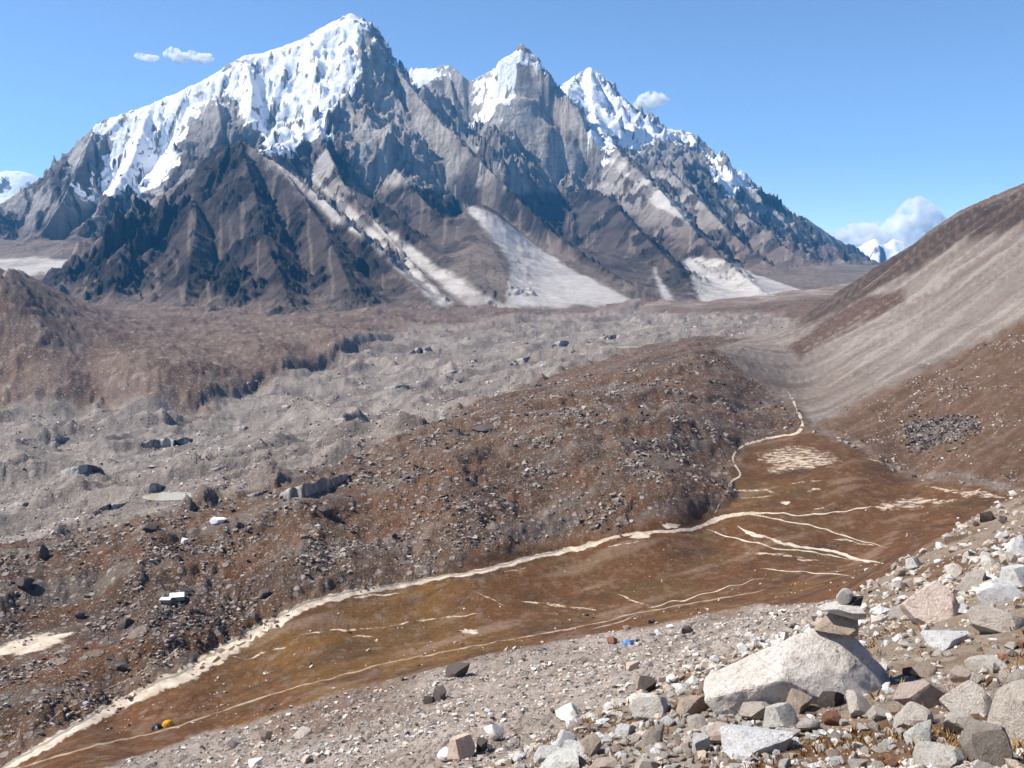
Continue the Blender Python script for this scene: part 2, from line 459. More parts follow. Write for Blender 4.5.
# gravel slope
gs = mixc(np.broadcast_to(srgb(160, 146, 134), C.shape), srgb(178, 164, 154), sstep(.4, .7, n1))
gs = mixc(gs, srgb(126, 100, 80), sstep(.54, .68, n3)*.8)
gs = mixc(gs, srgb(118, 104, 92), sstep(.55, .75, n2)*.6)
C = lerp(C, gs, z_gs[..., None])
# foreground: earth and dry grass between the stones
f1 = fbm(VX/1.6, VY/1.6, 4)*.5+.5; f2 = fbm(VX/4+3, VY/4, 3)*.5+.5
fg = mixc(np.broadcast_to(srgb(142, 127, 112), C.shape), srgb(108, 84, 62), sstep(.45, .65, f2))
fg = mixc(fg, srgb(160, 146, 132), sstep(.55, .75, f1)*.7)
C = lerp(C, fg, z_fg[..., None])
stony = np.clip(z_gl*.75+z_mo*.8+z_rh*.35*(1-.6*brown)*(1-.8*cap)+z_gs*1.0+z_fg*.6+z_lb*.9+z_me*.12, 0, 1)
ATT = np.stack([stony, z_me, z_fg], -1)

def terrain_mat(name):
    t = NT(name)
    p = t.pos()
    base_c = t.attr('albedo').outputs['Color']
    sep = t.n('ShaderNodeSeparateColor'); t.l(t.attr('cover').outputs['Color'], sep.inputs[0])
    st = sep.outputs[0]
    big = t.noise(p, .04, 6, .6); mid = t.noise(p, .45, 5, .65)
    c = t.mix(t.rng(big, .35, .65, .0, .55), base_c, (.75, .74, .73), 'MULTIPLY')
    c = t.mix(t.rng(mid, .42, .72, 0, .6), c, (.62, .6, .58), 'MULTIPLY')
    tus = t.noise(p, .9, 6, .75); tus2 = t.noise(p, .16, 5, .7)        # tussocks and bare soil in the turf
    c = t.mix(t.math('MULTIPLY', sep.outputs[1], t.rng(tus, .5, .62, 0, .5)), c, (.45, .42, .38), 'MULTIPLY')
    c = t.mix(t.math('MULTIPLY', sep.outputs[1], t.rng(tus2, .56, .68, 0, .5)), c, (.20, .135, .085))
    # stones of several sizes: each cell its own grey
    cells = []
    for sc, lo, amt in ((.14, .82, .5), (.36, .62, .8), (.9, .5, .8), (2.4, .5, .7)):
        dist = t.mapping(p, (sc, sc*.8, sc))
        v = t.n('ShaderNodeTexVoronoi'); t.l(dist, v.inputs['Vector']); v.inputs['Scale'].default_value = 1
        s2 = t.n('ShaderNodeSeparateColor'); t.l(v.outputs['Color'], s2.inputs[0])
        keep = t.rng(s2.outputs[0], lo, lo+.04, 0, 1)
        core = t.rng(v.outputs['Distance'], .34, .42, 1, 0)
        near = t.math('SUBTRACT', 1.0, sep.outputs[2]) if sc < 2 else 1.0
        k = t.math('MULTIPLY', t.math('MULTIPLY', keep, core), t.math('MULTIPLY', t.math('MULTIPLY', st, amt), near))
        tone = t.mix(s2.outputs[1], (.055, .048, .044), (.44, .40, .37))
        c = t.mix(k, c, tone)
        cells.append(t.math('MULTIPLY', t.math('MULTIPLY', t.math('MULTIPLY', keep, core), 1/sc), near))
    t.col(c)
    h = t.math('ADD', t.math('MULTIPLY', t.noise(p, .3, 8, .68), 2.2), t.math('MULTIPLY', t.math('ADD', t.math('MULTIPLY', cells[0], .4), t.math('ADD', cells[1], cells[2])), .35))
    t.bump(h, t.rng(st, 0, 1, .25, .9), .9)
    return t.m
M_terr = terrain_mat('rubble_and_turf')
V = np.stack([VX, VY, Z], -1).reshape(-1, 3)
Q = grid_quads(NR, NC)
stack = np.stack([z_gl, z_me, z_mo+far_plain*.4, z_rh, z_lb, z_gs, z_fg], -1).reshape(-1, 7)
zid = stack.argmax(1)
qid = zid[Q[:, 0]]
cols = {'albedo': C.reshape(-1, 3), 'cover': ATT.reshape(-1, 3)}
for k, nm in enumerate(('glacier', 'meadow', 'moraine', 'hillside', 'valley_terrace', 'gravel_slope', 'stony_ground')):
    q = Q[qid == k]
    if len(q):
        o = add(nm, submesh(nm, V, q, cols), M_terr); tag(o, kind='structure')

# the ground beyond the sides of the view and behind the camera
def skirt(name, sign):
    e = 0 if sign < 0 else -1
    t = np.concatenate([[0], np.geomspace(.02, 1.3, 22)])
    ex, ey, ez = VX[:, e], VY[:, e], Z[:, e]
    Xs = ex[:, None]+sign*t[None, :]*(ey[:, None]+3); Ys = np.repeat(ey[:, None], len(t), 1)
    sl = np.interp(ey, [4, 60, 150, 500, 1000, 2500], [.14, .2, .25, .3, .35, .2]) if sign > 0 else np.interp(ey, [4, 30, 100, 300, 1200, 2500], [-.22, -.35, -.2, .0, .12, .05])
    d = np.abs(Xs-ex[:, None])
    Zs = ez[:, None]+sl[:, None]*d+fbm(Xs/30, Ys/30, 4)*np.clip(d*.06, 0, 9)+fbm(Xs/3, Ys/3, 3)*np.clip(d*.1, 0, .25)
    Cs = np.repeat(C[:, e][:, None], len(t), 1); As = np.repeat(ATT[:, e][:, None], len(t), 1)
    q = grid_quads(*Xs.shape)
    m = mesh_np(name, np.stack([Xs, Ys, Zs], -1).reshape(-1, 3), q if sign > 0 else q[:, ::-1])
    col_attr(m, 'albedo', Cs.reshape(-1, 3)); col_attr(m, 'cover', As.reshape(-1, 3))
    tag(add(name, m, M_terr), kind='structure')
    return Xs[0], Zs[0], Cs[0], As[0]
rx_, rz_, rc_, ra_ = skirt('ground', 1); lx_, lz_, lc_, la_ = skirt('ground', -1)
bx_ = np.concatenate([lx_[::-1], VX[0, 1:-1:9], rx_]); bz_ = np.concatenate([lz_[::-1], Z[0, 1:-1:9], rz_])
bys = np.linspace(4, -14, 30)[:, None]
BX = bx_[None, :]+np.zeros_like(bys)+np.sign(bx_)[None, :]*(np.abs(bx_)[None, :] > 3)*(4-bys)*.9; BY = bys+np.zeros_like(BX)
BZ_ = bz_[None, :]+(4-BY)*.14+fbm(BX/2, BY/2, 3)*.15*sstep(4, 2, BY)
m = mesh_np('ground', np.stack([BX, BY, BZ_], -1).reshape(-1, 3), grid_quads(*BX.shape)[:, ::-1])
nb_ = BX.size
col_attr(m, 'albedo', np.tile(srgb(138, 122, 107), (nb_, 1))); col_attr(m, 'cover', np.tile((.6, 0, 1), (nb_, 1)))
tag(add('ground', m, M_terr), kind='structure')
# ------------------------------------------------------------------ mountains: a net of ridges
RID = []
def ridge(pts, left=(1.0, 1e9, 1.0), right=None, grp=0, calm=1.0):
    RID.append(([at(*p) for p in pts], left, right or left, grp, calm))
cl = (2.2, 170, .75); cliff = (3.0, 330, .8); sn = (1.0, 300, .75); rk = (.95, 250, .7); fan = (.8, 200, .62)
ridge([(-160, 262, 5200), (-40, 216, 5200), (0, 204, 5200), (50, 171, 5250), (95, 125, 5300), (110, 117, 5310), (150, 103, 5350), (200, 81, 5400), (245, 53, 5450), (262, 52, 5460),
       (300, 38, 5480), (332, 20, 5490), (352, 11, 5500), (362, 27, 5480)], sn, (1.25, 420, .8))
ridge([(362, 27, 5480), (372, 42, 5450), (386, 56, 5450), (407, 70, 5500)], sn, (3.0, 350, .9))
ridge([(372, 42, 5450), (360, 75, 5250), (335, 105, 5000), (318, 121, 4850), (328, 150, 4400), (345, 185, 3900), (390, 238, 3250), (440, 300, 2550)], (2.4, 240, .8), (.95, 200, .7))
ridge([(240, 140, 3500), (246, 165, 3330), (256, 200, 3080), (266, 240, 2780), (280, 280, 2450), (290, 306, 2250)], rk, grp=1)
ridge([(240, 140, 3500), (215, 151, 3550), (190, 173, 3500), (165, 196, 3450), (130, 223, 3350), (80, 256, 3200), (25, 288, 3050)], rk, grp=1)
ridge([(240, 140, 3500), (280, 165, 3400), (320, 196, 3200), (370, 242, 2900), (430, 302, 2450)], rk, grp=1)
ridge([(240, 140, 3500), (255, 152, 3900), (285, 142, 4400), (318, 123, 4850)], rk, grp=1)
ridge([(190, 173, 3500), (196, 215, 3150), (190, 262, 2780), (185, 300, 2500)], rk, grp=1)
ridge([(280, 165, 3400), (325, 228, 2900), (355, 302, 2350)], rk, grp=1)
ridge([(130, 223, 3350), (120, 262, 2950), (112, 294, 2700)], rk, grp=1)
ridge([(95, 125, 5300), (78, 170, 4900), (62, 200, 4600), (40, 235, 4300), (-10, 272, 3950)], cl)
ridge([(150, 103, 5350), (132, 160, 4900), (104, 205, 4400), (62, 250, 3950)], (1.3, 200, .7))
ridge([(0, 204, 5200), (-20, 240, 4700), (-60, 268, 4200)], rk)
ridge([(215, 92, 5200), (222, 125, 4950), (205, 162, 4600), (170, 200, 4150)], (2.4, 200, .7), (1.5, 200, .7))
ridge([(245, 53, 5450), (252, 85, 5200), (250, 110, 5000)], (1.6, 100, .7))
ridge([(372, 42, 5450), (392, 62, 5350), (415, 92, 5200), (440, 121, 5000), (470, 151, 4750), (500, 181, 4400), (545, 226, 3800), (590, 263, 3300), (650, 306, 2700)], (1.1, 250, .7), (2.6, 260, .75))
ridge([(395, 168, 4500), (425, 202, 3900), (460, 236, 3400), (495, 266, 3000), (512, 296, 2600)], rk)
ridge([(345, 185, 3900), (385, 205, 3700), (430, 250, 3200), (480, 300, 2550)], rk)
ridge([(400, 72, 6400), (415, 65, 6400), (432, 66, 6350), (448, 62, 6300), (462, 74, 6200), (470, 81, 6200)], cliff, cliff, 2)
ridge([(448, 62, 6300), (454, 100, 6120), (455, 142, 5850)], cliff, cliff, 2)
ridge([(470, 81, 6200), (492, 69, 6100), (512, 51, 6000), (522, 42, 5950), (535, 54, 5950), (548, 71, 5950), (566, 92, 6000), (582, 101, 6100)], (1.6, 200, .8), (3.2, 300, 1.0), 2)
ridge([(574, 186, 5620), (584, 200, 5200)], rk, rk, 2)
ridge([(566, 92, 6300), (575, 74, 6800), (590, 65, 6800), (602, 76, 6800), (618, 96, 6850), (640, 113, 6900), (662, 126, 7000), (690, 131, 7000), (697, 140, 7000), (704, 152, 7000)], sn, sn, 3)
ridge([(704, 152, 7600), (716, 161, 7800), (740, 170, 7900), (752, 184, 7900), (780, 210, 8000), (805, 217, 8100), (835, 238, 8200), (855, 247, 8200), (882, 266, 8200), (910, 292, 8200)], rk, rk, 3)
ridge([(590, 65, 6800), (592, 100, 6400), (600, 130, 6000), (625, 158, 5400), (660, 190, 4800), (700, 236, 4100), (735, 271, 3500), (770, 304, 2900)], rk, rk, 3)
ridge([(690, 131, 7000), (712, 175, 6400), (747, 216, 5700), (790, 251, 5000), (830, 276, 4500), (850, 295, 4000)], (1.2, 300, .7), rk, 3)
ridge([(640, 113, 6900), (648, 150, 6300), (690, 190, 5600), (730, 232, 4800), (770, 268, 4200)], rk, rk, 3)
ridge([(584, 187, 5150), (605, 195, 4800), (640, 232, 4000), (672, 266, 3400), (700, 303, 2900)], rk, rk, 3)
ridge([(780, 210, 8000), (800, 245, 7100), (845, 268, 6300), (880, 290, 5600)], rk, rk, 3)
wl = (.4, 110, 2.2)                           # sheer granite walls: nearly flat across, falling steeply towards the valley
for pts in ([(386, 68, 5430), (380, 110, 5260), (373, 150, 5070), (374, 182, 4860)], [(403, 94, 5290), (403, 135, 5130), (406, 172, 4950), (412, 195, 4740)], [(428, 123, 5060), (433, 155, 4930), (440, 186, 4770)]):
    ridge(pts, wl, wl, 0, .2)
for pts in ([(521, 50, 5940), (519, 95, 5850), (514, 135, 5770), (508, 165, 5690), (506, 188, 5560)], [(536, 78, 5930), (538, 120, 5850), (536, 160, 5760), (534, 188, 5620)], [(552, 94, 5935), (562, 125, 5850), (570, 155, 5770), (574, 186, 5620)]):
    ridge(pts, wl, wl, 2, .18)
for pts in ([(427, 76, 6340), (429, 105, 6230), (432, 140, 6080)], [(449, 72, 6280), (453, 105, 6190), (453, 142, 6050)]):
    ridge(pts, wl, wl, 2, .2)
for pts in ([(208, 98, 5260), (198, 135, 5060), (190, 172, 4800)], [(228, 98, 5250), (232, 130, 5080), (224, 165, 4850)]):
    ridge(pts, wl, wl, 0, .3)
MNAMES = ['mountain', 'dark_foothill', 'granite_tower', 'mountain_range']

def net(X, Y):
    H = np.full(X.shape, -1e4, np.float32); Sx = np.zeros(X.shape, np.float32); Dd = np.zeros(X.shape, np.float32); G = np.zeros(X.shape, np.int8); K = np.ones(X.shape, np.float32)
    wx = X + 110*fbm(X/520, Y/520, 3) + 28*fbm(X/120, Y/120, 3); wy = Y + 110*fbm(X/520+40, Y/520, 3) + 28*fbm(X/120, Y/120+9, 3)
    calm = 60.0
    for ri, (pts, lf, rt, g, kc_) in enumerate(RID):
        s0 = ri*3000.0
        for a, b in zip(pts[:-1], pts[1:]):
            ex, ey = b[0]-a[0], b[1]-a[1]; L2 = ex*ex+ey*ey; L = math.sqrt(L2)
            # exact near the crest, warped away from it
            t = np.clip(((X-a[0])*ex+(Y-a[1])*ey)/L2, 0, 1)
            d0 = np.hypot(X-a[0]-t*ex, Y-a[1]-t*ey)
            f = np.clip(d0/260, 0, 1)
            qx = X+(wx-X)*f; qy = Y+(wy-Y)*f
            t = np.clip(((qx-a[0])*ex+(qy-a[1])*ey)/L2, 0, 1)
            d = np.hypot(qx-a[0]-t*ex, qy-a[1]-t*ey)
            side = (ex*(qy-a[1])-ey*(qx-a[0])) > 0
            def prof(p): return np.where(d < p[1], p[0]*d, p[0]*p[1]+p[2]*(d-p[1]))
            drop = np.where(side, prof(lf), prof(rt)) if lf is not rt else prof(lf)
            h = a[2]+(b[2]-a[2])*t - drop
            w = h > H
            H = np.where(w, h, H); Sx = np.where(w, s0+t*L, Sx); Dd = np.where(w, d, Dd); G = np.where(w, g, G); K = np.where(w, kc_, K)
            s0 += L
    return H, Sx, Dd, G, K
def apron(X, Y):
    u = X/Y
    y0 = np.interp(u, [-.7, -.45, -.2, 0, .15, .3, .4, .7], [3300, 2900, 2300, 2450, 2650, 2900, 3200, 4500])
    t = np.clip(Y-y0, -400, None)
    g = np.interp(u, [-.1, .1, .2, .45], [.15, .13, .08, .06]) + .11*np.exp(-((u+.03)/.04)**2) + .02*np.exp(-((u+.5)/.1)**2)
    return 22 + t*g - np.clip(t-1300, 0, None)*(g-.02) - np.clip(Y-6800, 0, None)*.2
def mount(X, Y, fine=True):
    H, s, d, G, K = net(X, Y)
    sw = s + 22*fbm(X/90, Y/90, 3)
    gl = ridged(sw/190, d/800, 3)-.45
    gs_ = ridged(sw/64+3, d/330, 3)-.45
    gt = ridged(sw/23+7, d/120, 3)-.45
    fade = sstep(0, 160, d)
    H = H + K*fade*(gl*115*np.clip(d/260, .25, 1)+gs_*22+gt*5)
    wx = X+60*fbm(X/210, Y/210+5, 3); wy = Y+60*fbm(X/210+9, Y/210, 3)
    H = H + K*(ridged(wx/330, wy/330, 4, .5)-.4)*100*sstep(0, 200, d)
    crag = sstep(-.08, .22, fbm(wx/150, wy/230, 4, .6) + .25*gl + .35*sstep(420, 900, H))
    c0 = .72-.6*sstep(600, 1000, H)             # broken rock right up to the lower crests, clean edges on the summits
    crag = np.clip(crag + .25*(G == 1)*sstep(-.25, .1, fbm(wx/90, wy/140+3, 3)), 0, 1)
    if fine:
        H = H + K*crag*((ridged(wx/70, wy/85, 5, .6)-.35)*62*(c0+(1-c0)*sstep(0, 90, d)) + 12*sstep(0, 60, d)) + K*fbm(X/22, Y/22, 3)*(3+9*crag)*(c0+(1-c0)*sstep(0, 60, d)) + K*(c0+(1-c0)*sstep(0, 60, d))*crag*(ridged(wx/24, wy/24, 3)-.4)*16
    rib = (crag-.45)*.9 + gl*.25
    ap = apron(X, Y)
    ap = ap + fbm(X/260, Y/260, 4)*22*sstep(20, 150, np.abs(ap-22)) + (ridged(X/Y*70, Y/900, 3)-.4)*6*sstep(40, 120, ap-22)*np.exp(-((X/Y+.03)/.06)**2)
    k = 26.0
    Zm = ap + k*np.logaddexp(0, (H-ap)/k)
    rocky = 1/(1+np.exp(-np.clip((H-ap)/18, -30, 30)))
    return Zm, rocky, d, G, rib
def mountain_grid(us, ys, nrows, y_first):
    U0, Y0 = np.meshgrid(us[::3], ys)
    z, *_ = mount((U0*Y0).astype(np.float32), Y0.astype(np.float32), False)
    el = (z-CAMZ)/Y0
    run = np.maximum.accumulate(el, 0)
    vis = np.zeros_like(el); vis[1:] = np.clip(run[1:]-run[:-1], 0, None)*1024
    hid = np.hypot(np.gradient(z, axis=0), np.gradient(Y0, axis=0))/Y0*1024
    w = vis*1.0 + .10*hid + .06
    k = np.ones(9)/9
    w = np.apply_along_axis(lambda c: np.convolve(np.pad(c, 4, 'edge'), k, 'valid'), 1, w)
    k = np.ones(7)/7
    w = np.apply_along_axis(lambda c: np.convolve(np.pad(c, 3, 'edge'), k, 'valid'), 0, w)
    cum = np.cumsum(w, 0); cum = (cum-cum[0])/(cum[-1]-cum[0])
    YG = np.zeros((nrows, len(us)))
    tt = np.linspace(0, 1, nrows)
    cols_ = np.stack([np.interp(tt, cum[:, j], ys) for j in range(cum.shape[1])], 1)
    for r in range(nrows): YG[r] = np.interp(us, us[::3], cols_[r])
    return YG
MUS = np.linspace(-.64, .56, 940)
MYS = np.geomspace(2050, 9000, 900)
MYG = mountain_grid(MUS, MYS, 410, 2050)
MX = (MUS[None, :]*MYG).astype(np.float32); MY = MYG.astype(np.float32)
MZ, rocky, rdist, MG, rib = mount(MX, MY)
def m_hit(px, py):
    u, w = ray(px, py); k = int(np.clip(np.searchsorted(MUS, u), 1, len(MUS)-1))
    y = MYG[:, k]; g = MZ[:, k]-(CAMZ+w*y)
    ok = np.nonzero(g >= 0)[0]
    Y = y[ok[0]] if len(ok) else y[np.argmax(g/y)]
    return np.array((u*Y, Y, CAMZ+w*Y))
# normals
def grid_normals(X, Y, Zz):
    P3 = np.stack([X, Y, Zz], -1).astype(np.float64)
    a = np.gradient(P3, axis=1); b = np.gradient(P3, axis=0)
    nn = np.cross(a, b); nn /= np.linalg.norm(nn, axis=-1, keepdims=True)+1e-9
    nn *= np.sign(nn[..., 2:3]+1e-9)
    return nn
NN = grid_normals(MX, MY, MZ)
slope_z = NN[..., 2]
# cover, drawn on the mountains' front elevation (world x and z)
mw1 = fbm(MX/160, MZ/160+MY/400, 4); mw2 = fbm(MX/45, MZ/45+MY/90, 4)
def mzone(pts, soft=25., wa=50., dy=900):
    h = np.array([m_hit(*p) for p in pts])
    sd = poly_sd(h[:, [0, 2]], MX, MZ) + mw1*wa + mw2*wa*.7
    return sstep(-soft, soft, sd)*sstep(h[:, 1].min()-dy-200, h[:, 1].min()-dy, MY)*sstep(h[:, 1].max()+dy+200, h[:, 1].max()+dy, MY)
snow = np.zeros(MX.shape, np.float32)
for poly in ([(205, 82), (245, 56), (300, 40), (350, 13), (368, 44), (358, 76), (335, 106), (318, 121), (330, 136), (300, 150), (262, 153), (250, 130), (238, 100), (222, 90)],
             [(98, 126), (150, 106), (205, 84), (236, 62), (244, 76), (225, 92), (198, 108), (182, 132), (176, 165), (158, 186), (128, 196), (98, 200), (90, 182), (114, 152)],
             [(471, 84), (492, 71), (520, 45), (546, 70), (526, 62), (515, 66), (513, 95), (498, 104), (478, 130), (470, 110)],
             [(566, 90), (590, 67), (618, 98), (660, 128), (693, 133), (690, 143), (660, 142), (630, 128), (600, 122), (585, 112), (572, 102)],
             [(408, 70), (447, 65), (440, 80), (415, 85)],
             [(585, 82), (620, 112), (660, 137), (640, 152), (612, 138), (602, 162), (590, 140)],
             [(705, 153), (720, 164), (745, 171), (754, 188), (735, 196), (715, 182)]):
    snow = np.maximum(snow, mzone(poly, 30, 75))
dark = np.maximum(mzone([(240, 140), (190, 174), (130, 224), (28, 287), (200, 300), (440, 306), (400, 262), (320, 192)], 30, 60),
                  mzone([(325, 128), (370, 165), (440, 195), (480, 178), (600, 190), (650, 230), (720, 262), (730, 300), (650, 303), (560, 245), (500, 215), (420, 290), (350, 200)], 30, 70))
scree = np.zeros(MX.shape, np.float32)
for poly in ([(452, 194), (475, 206), (520, 233), (560, 262), (640, 306), (505, 308), (511, 264), (482, 226)],
             [(333, 192), (343, 201), (398, 254), (452, 303), (440, 304), (385, 258), (340, 212)], [(362, 212), (374, 217), (425, 258), (505, 306), (470, 306), (412, 262)], [(300, 168), (306, 168), (345, 222), (338, 222)], [(655, 268), (668, 290), (676, 303), (664, 303)],
             [(690, 258), (740, 268), (800, 290), (835, 306), (705, 307), (695, 285)],
             [(605, 152), (650, 180), (695, 206), (690, 226), (650, 202)],
             [(-40, 262), (40, 258), (70, 262), (40, 275), (-40, 284)]):
    scree = np.maximum(scree, mzone(poly, 9, 12, 1500))
low = sstep(620, 80, MZ)
upper = sstep(500, 900, MZ)
rb = rib + mw2*.35
MC = np.zeros(MX.shape+(3,), np.float32); MC[:] = srgb(196, 191, 186)
MC = mixc(MC, srgb(158, 148, 140), sstep(-.1, .3, mw1)*.8)
MC = mixc(MC, srgb(212, 207, 202), sstep(.1, .4, mw2)*.7)
MC = mixc(MC, srgb(116, 106, 100), sstep(480, 180, MZ)*.75)
MC = mixc(MC, srgb(90, 81, 78), dark*.85)
ribm = sstep(-.10, .22, rb)
MC = mixc(MC, srgb(84, 76, 74), (1-upper*.75)*ribm*.95)
MC = mixc(MC, srgb(54, 49, 50), dark*(.35+.62*sstep(-.45, -.05, rb)))
MC = mixc(MC, srgb(126, 104, 92), low*(1-ribm)*.7*(1-dark*.6))
strk = sstep(.60, .78, ridged(MX/MY*46+mw1*.12, MY/1500+mw1*.1, 2))*(1-ribm)*sstep(1000, 600, MZ)
MC = mixc(MC, srgb(178, 164, 152), strk*.7*(1-dark*.5))
flat = sstep(.66, .88, slope_z)
MC = mixc(MC, srgb(150, 134, 122), np.clip((1-rocky)*.8+flat*.35, 0, 1)*(1-dark*.75)*sstep(900, 500, MZ)*(.6+.4*sstep(-.3, .3, mw1)))
MC = mixc(MC, srgb(190, 185, 180), scree*np.clip(.9+.2*mw2, 0, 1)*(1-.6*sstep(-.1, .3, rib)*rocky))
sp_ = np.clip(snow*1.1*sstep(.08, .30, slope_z+mw2*.18+mw1*.12) + sstep(1150, 1600, MZ+mw1*200)*sstep(.42, .62, slope_z+mw2*.2)*.8 + (snow > .5)*sstep(.3, .5, mw1+mw2)*.4 + sstep(650, 1050, MZ)*sstep(.24, .50, slope_z*.7+mw2*.45+mw1*.2)*.75, 0, 1)
sp_ = sp_*(1-.72*sstep(.06, .34, fbm(MX/24+mw1*1.2, MZ/150+MY/300, 4, .6))*sstep(1500, 1150, MZ+mw1*120))
sp_ = sp_*(1-.6*sstep(.1, .4, fbm(MX/60+4, MZ/45+MY/200, 4, .6)))
walls = np.maximum(mzone([(519, 64), (548, 78), (572, 118), (586, 155), (580, 188), (505, 188), (513, 120)], 20, 20), mzone([(374, 52), (405, 78), (470, 154), (445, 192), (372, 192), (338, 128), (362, 85)], 25, 30))
walls = np.maximum(walls, mzone([(424, 84), (450, 80), (466, 96), (460, 140), (428, 125)], 20, 20))
sp_ = sp_*(1-.93*walls)
gr = np.zeros(MX.shape+(3,), np.float32); gr[:] = srgb(194, 186, 178)
vs = fbm(MX/26, MZ/260, 4)
gr = mixc(gr, srgb(150, 140, 132), sstep(-.05, .3, vs)*.8); gr = mixc(gr, srgb(212, 206, 200), sstep(.0, -.35, vs)*.6)
gr = mixc(gr, srgb(128, 112, 100), sstep(.1, .4, mw1)*.5)
MC = lerp(MC, gr, (walls*.9)[..., None])
MA = np.stack([sp_, rocky, scree], -1)

def mountain_mat():
    t = NT('granite_snow_and_scree', .92, .2)
    p = t.pos()
    c = t.attr('albedo').outputs['Color']
    sep = t.n('ShaderNodeSeparateColor'); t.l(t.attr('cover').outputs['Color'], sep.inputs[0])
    sn_, rk_, sc_ = sep.outputs
    n1 = t.noise(p, .012, 8, .68, .4); n2 = t.noise(t.mapping(p, (1, 1, .22)), .05, 7, .7); n3 = t.noise(t.mapping(p, (.2, .2, 1)), .02, 6, .65)
    c = t.mix(t.rng(n1, .4, .65, 0, .75), c, (.70, .69, .69), 'MULTIPLY')
    c = t.mix(t.rng(n2, .45, .7, 0, .6), c, (.68, .66, .66), 'MULTIPLY')
    c = t.mix(t.rng(n3, .50, .62, 0, .55), c, (.62, .58, .55), 'MULTIPLY')
    s = t.math('ADD', sn_, t.math('MULTIPLY', t.math('SUBTRACT', n2, .5), t.math('MULTIPLY', t.math('MULTIPLY', sn_, t.math('SUBTRACT', 1.0, sn_)), 5.0)))
    s = t.rng(s, .38, .58, 0, 1, True)
    c = t.mix(s, c, (.86, .88, .92))
    t.col(c)
    h = t.math('ADD', t.math('MULTIPLY', n1, 40.0), t.math('MULTIPLY', n2, 24.0))
    t.bump(h, t.math('MULTIPLY', t.rng(s, 0, 1, 1.0, .5), t.rng(sc_, 0, 1, 1, .3)), 1.0)
    return t.m
M_mount = mountain_mat()
def blur(A):
    P_ = np.pad(A, 1, 'edge')
    return (P_[1:-1, 1:-1]*2+P_[:-2, 1:-1]+P_[2:, 1:-1]+P_[1:-1, :-2]+P_[1:-1, 2:])/6
sm = sstep(.45, .9, sp_)
for _ in range(4):                           # snow fills the small relief
    MY = lerp(MY, blur(MY), sm*.8); MZ = lerp(MZ, blur(MZ), sm*.8)
MX = (MUS[None, :]*MY).astype(np.float32)
MV = np.stack([MX, MY, MZ], -1).reshape(-1, 3)
MQ = grid_quads(*MX.shape)
gq = MG.reshape(-1)[MQ[:, 0]]
mcols = {'albedo': MC.reshape(-1, 3), 'cover': MA.reshape(-1, 3)}
for k, nm in enumerate(MNAMES):
    q = MQ[gq == k]
    o = add(nm, submesh(nm, MV, q, mcols), M_mount); tag(o, kind='structure')
# ------------------------------------------------------------------ streams, sand, trail, ponds: thin sheets laid on the ground
def sand_mat(name, c1, c2, scale=.6, brk=2.4, em=1.1):
    t = NT(name, .95, .15); p = t.pos()
    n1 = t.noise(p, scale*.45, 8, .72); n2 = t.noise(p, scale*4, 5, .7)
    c = t.mix(t.rng(n1, .38, .62, 0, 1), c1, c2)
    c = t.mix(t.rng(n2, .5, .75, 0, .45), c, tuple(x*.55 for x in c1))
    t.col(c); t.bump(n2, .5, .15)
    e = t.attr('edge').outputs['Fac']; br = t.noise(p, .22, 9, .75)
    al = t.rng(t.math('ADD', t.math('MULTIPLY', e, em), t.math('MULTIPLY', t.math('SUBTRACT', br, .5), brk)), .12, .72, 0, 1, True)
    t.put(t.b.inputs['Alpha'], al)
    return t.m
M_sand = sand_mat('pale_river_sand', tuple(srgb(216, 202, 184)), tuple(srgb(168, 150, 130)))
M_bar = sand_mat('broken_gravel_bar', tuple(srgb(206, 188, 168)), tuple(srgb(170, 148, 126)), .6, 4.4, .50)
M_trail = sand_mat('trodden_dust', tuple(srgb(172, 150, 128)), tuple(srgb(140, 114, 90)), .6, 2.6, .72)
def water_mat(name, c, rough=.12):
    t = NT(name, rough, .5); p = t.pos()
    t.col(c); t.bump(t.noise(p, 1.3, 4, .6), .12, .1)
    return t.m
M_water = water_mat('silty_meltwater', tuple(srgb(150, 140, 122)))
M_pond = water_mat('milky_pond_water', tuple(srgb(176, 168, 142)), .2)
rr = np.random.default_rng(5)
def resample(P, step):
    P = np.asarray(P, float); d = np.concatenate([[0], np.cumsum(np.hypot(*np.diff(P[:, :2], axis=0).T))])
    k = max(4, int(d[-1]/step)); t = np.linspace(0, d[-1], k)
    Q = np.stack([np.interp(t, d, P[:, i]) for i in range(P.shape[1])], 1)
    for _ in range(3):
        Q[1:-1] = .25*Q[:-2]+.5*Q[1:-1]+.25*Q[2:]
    return Q, t
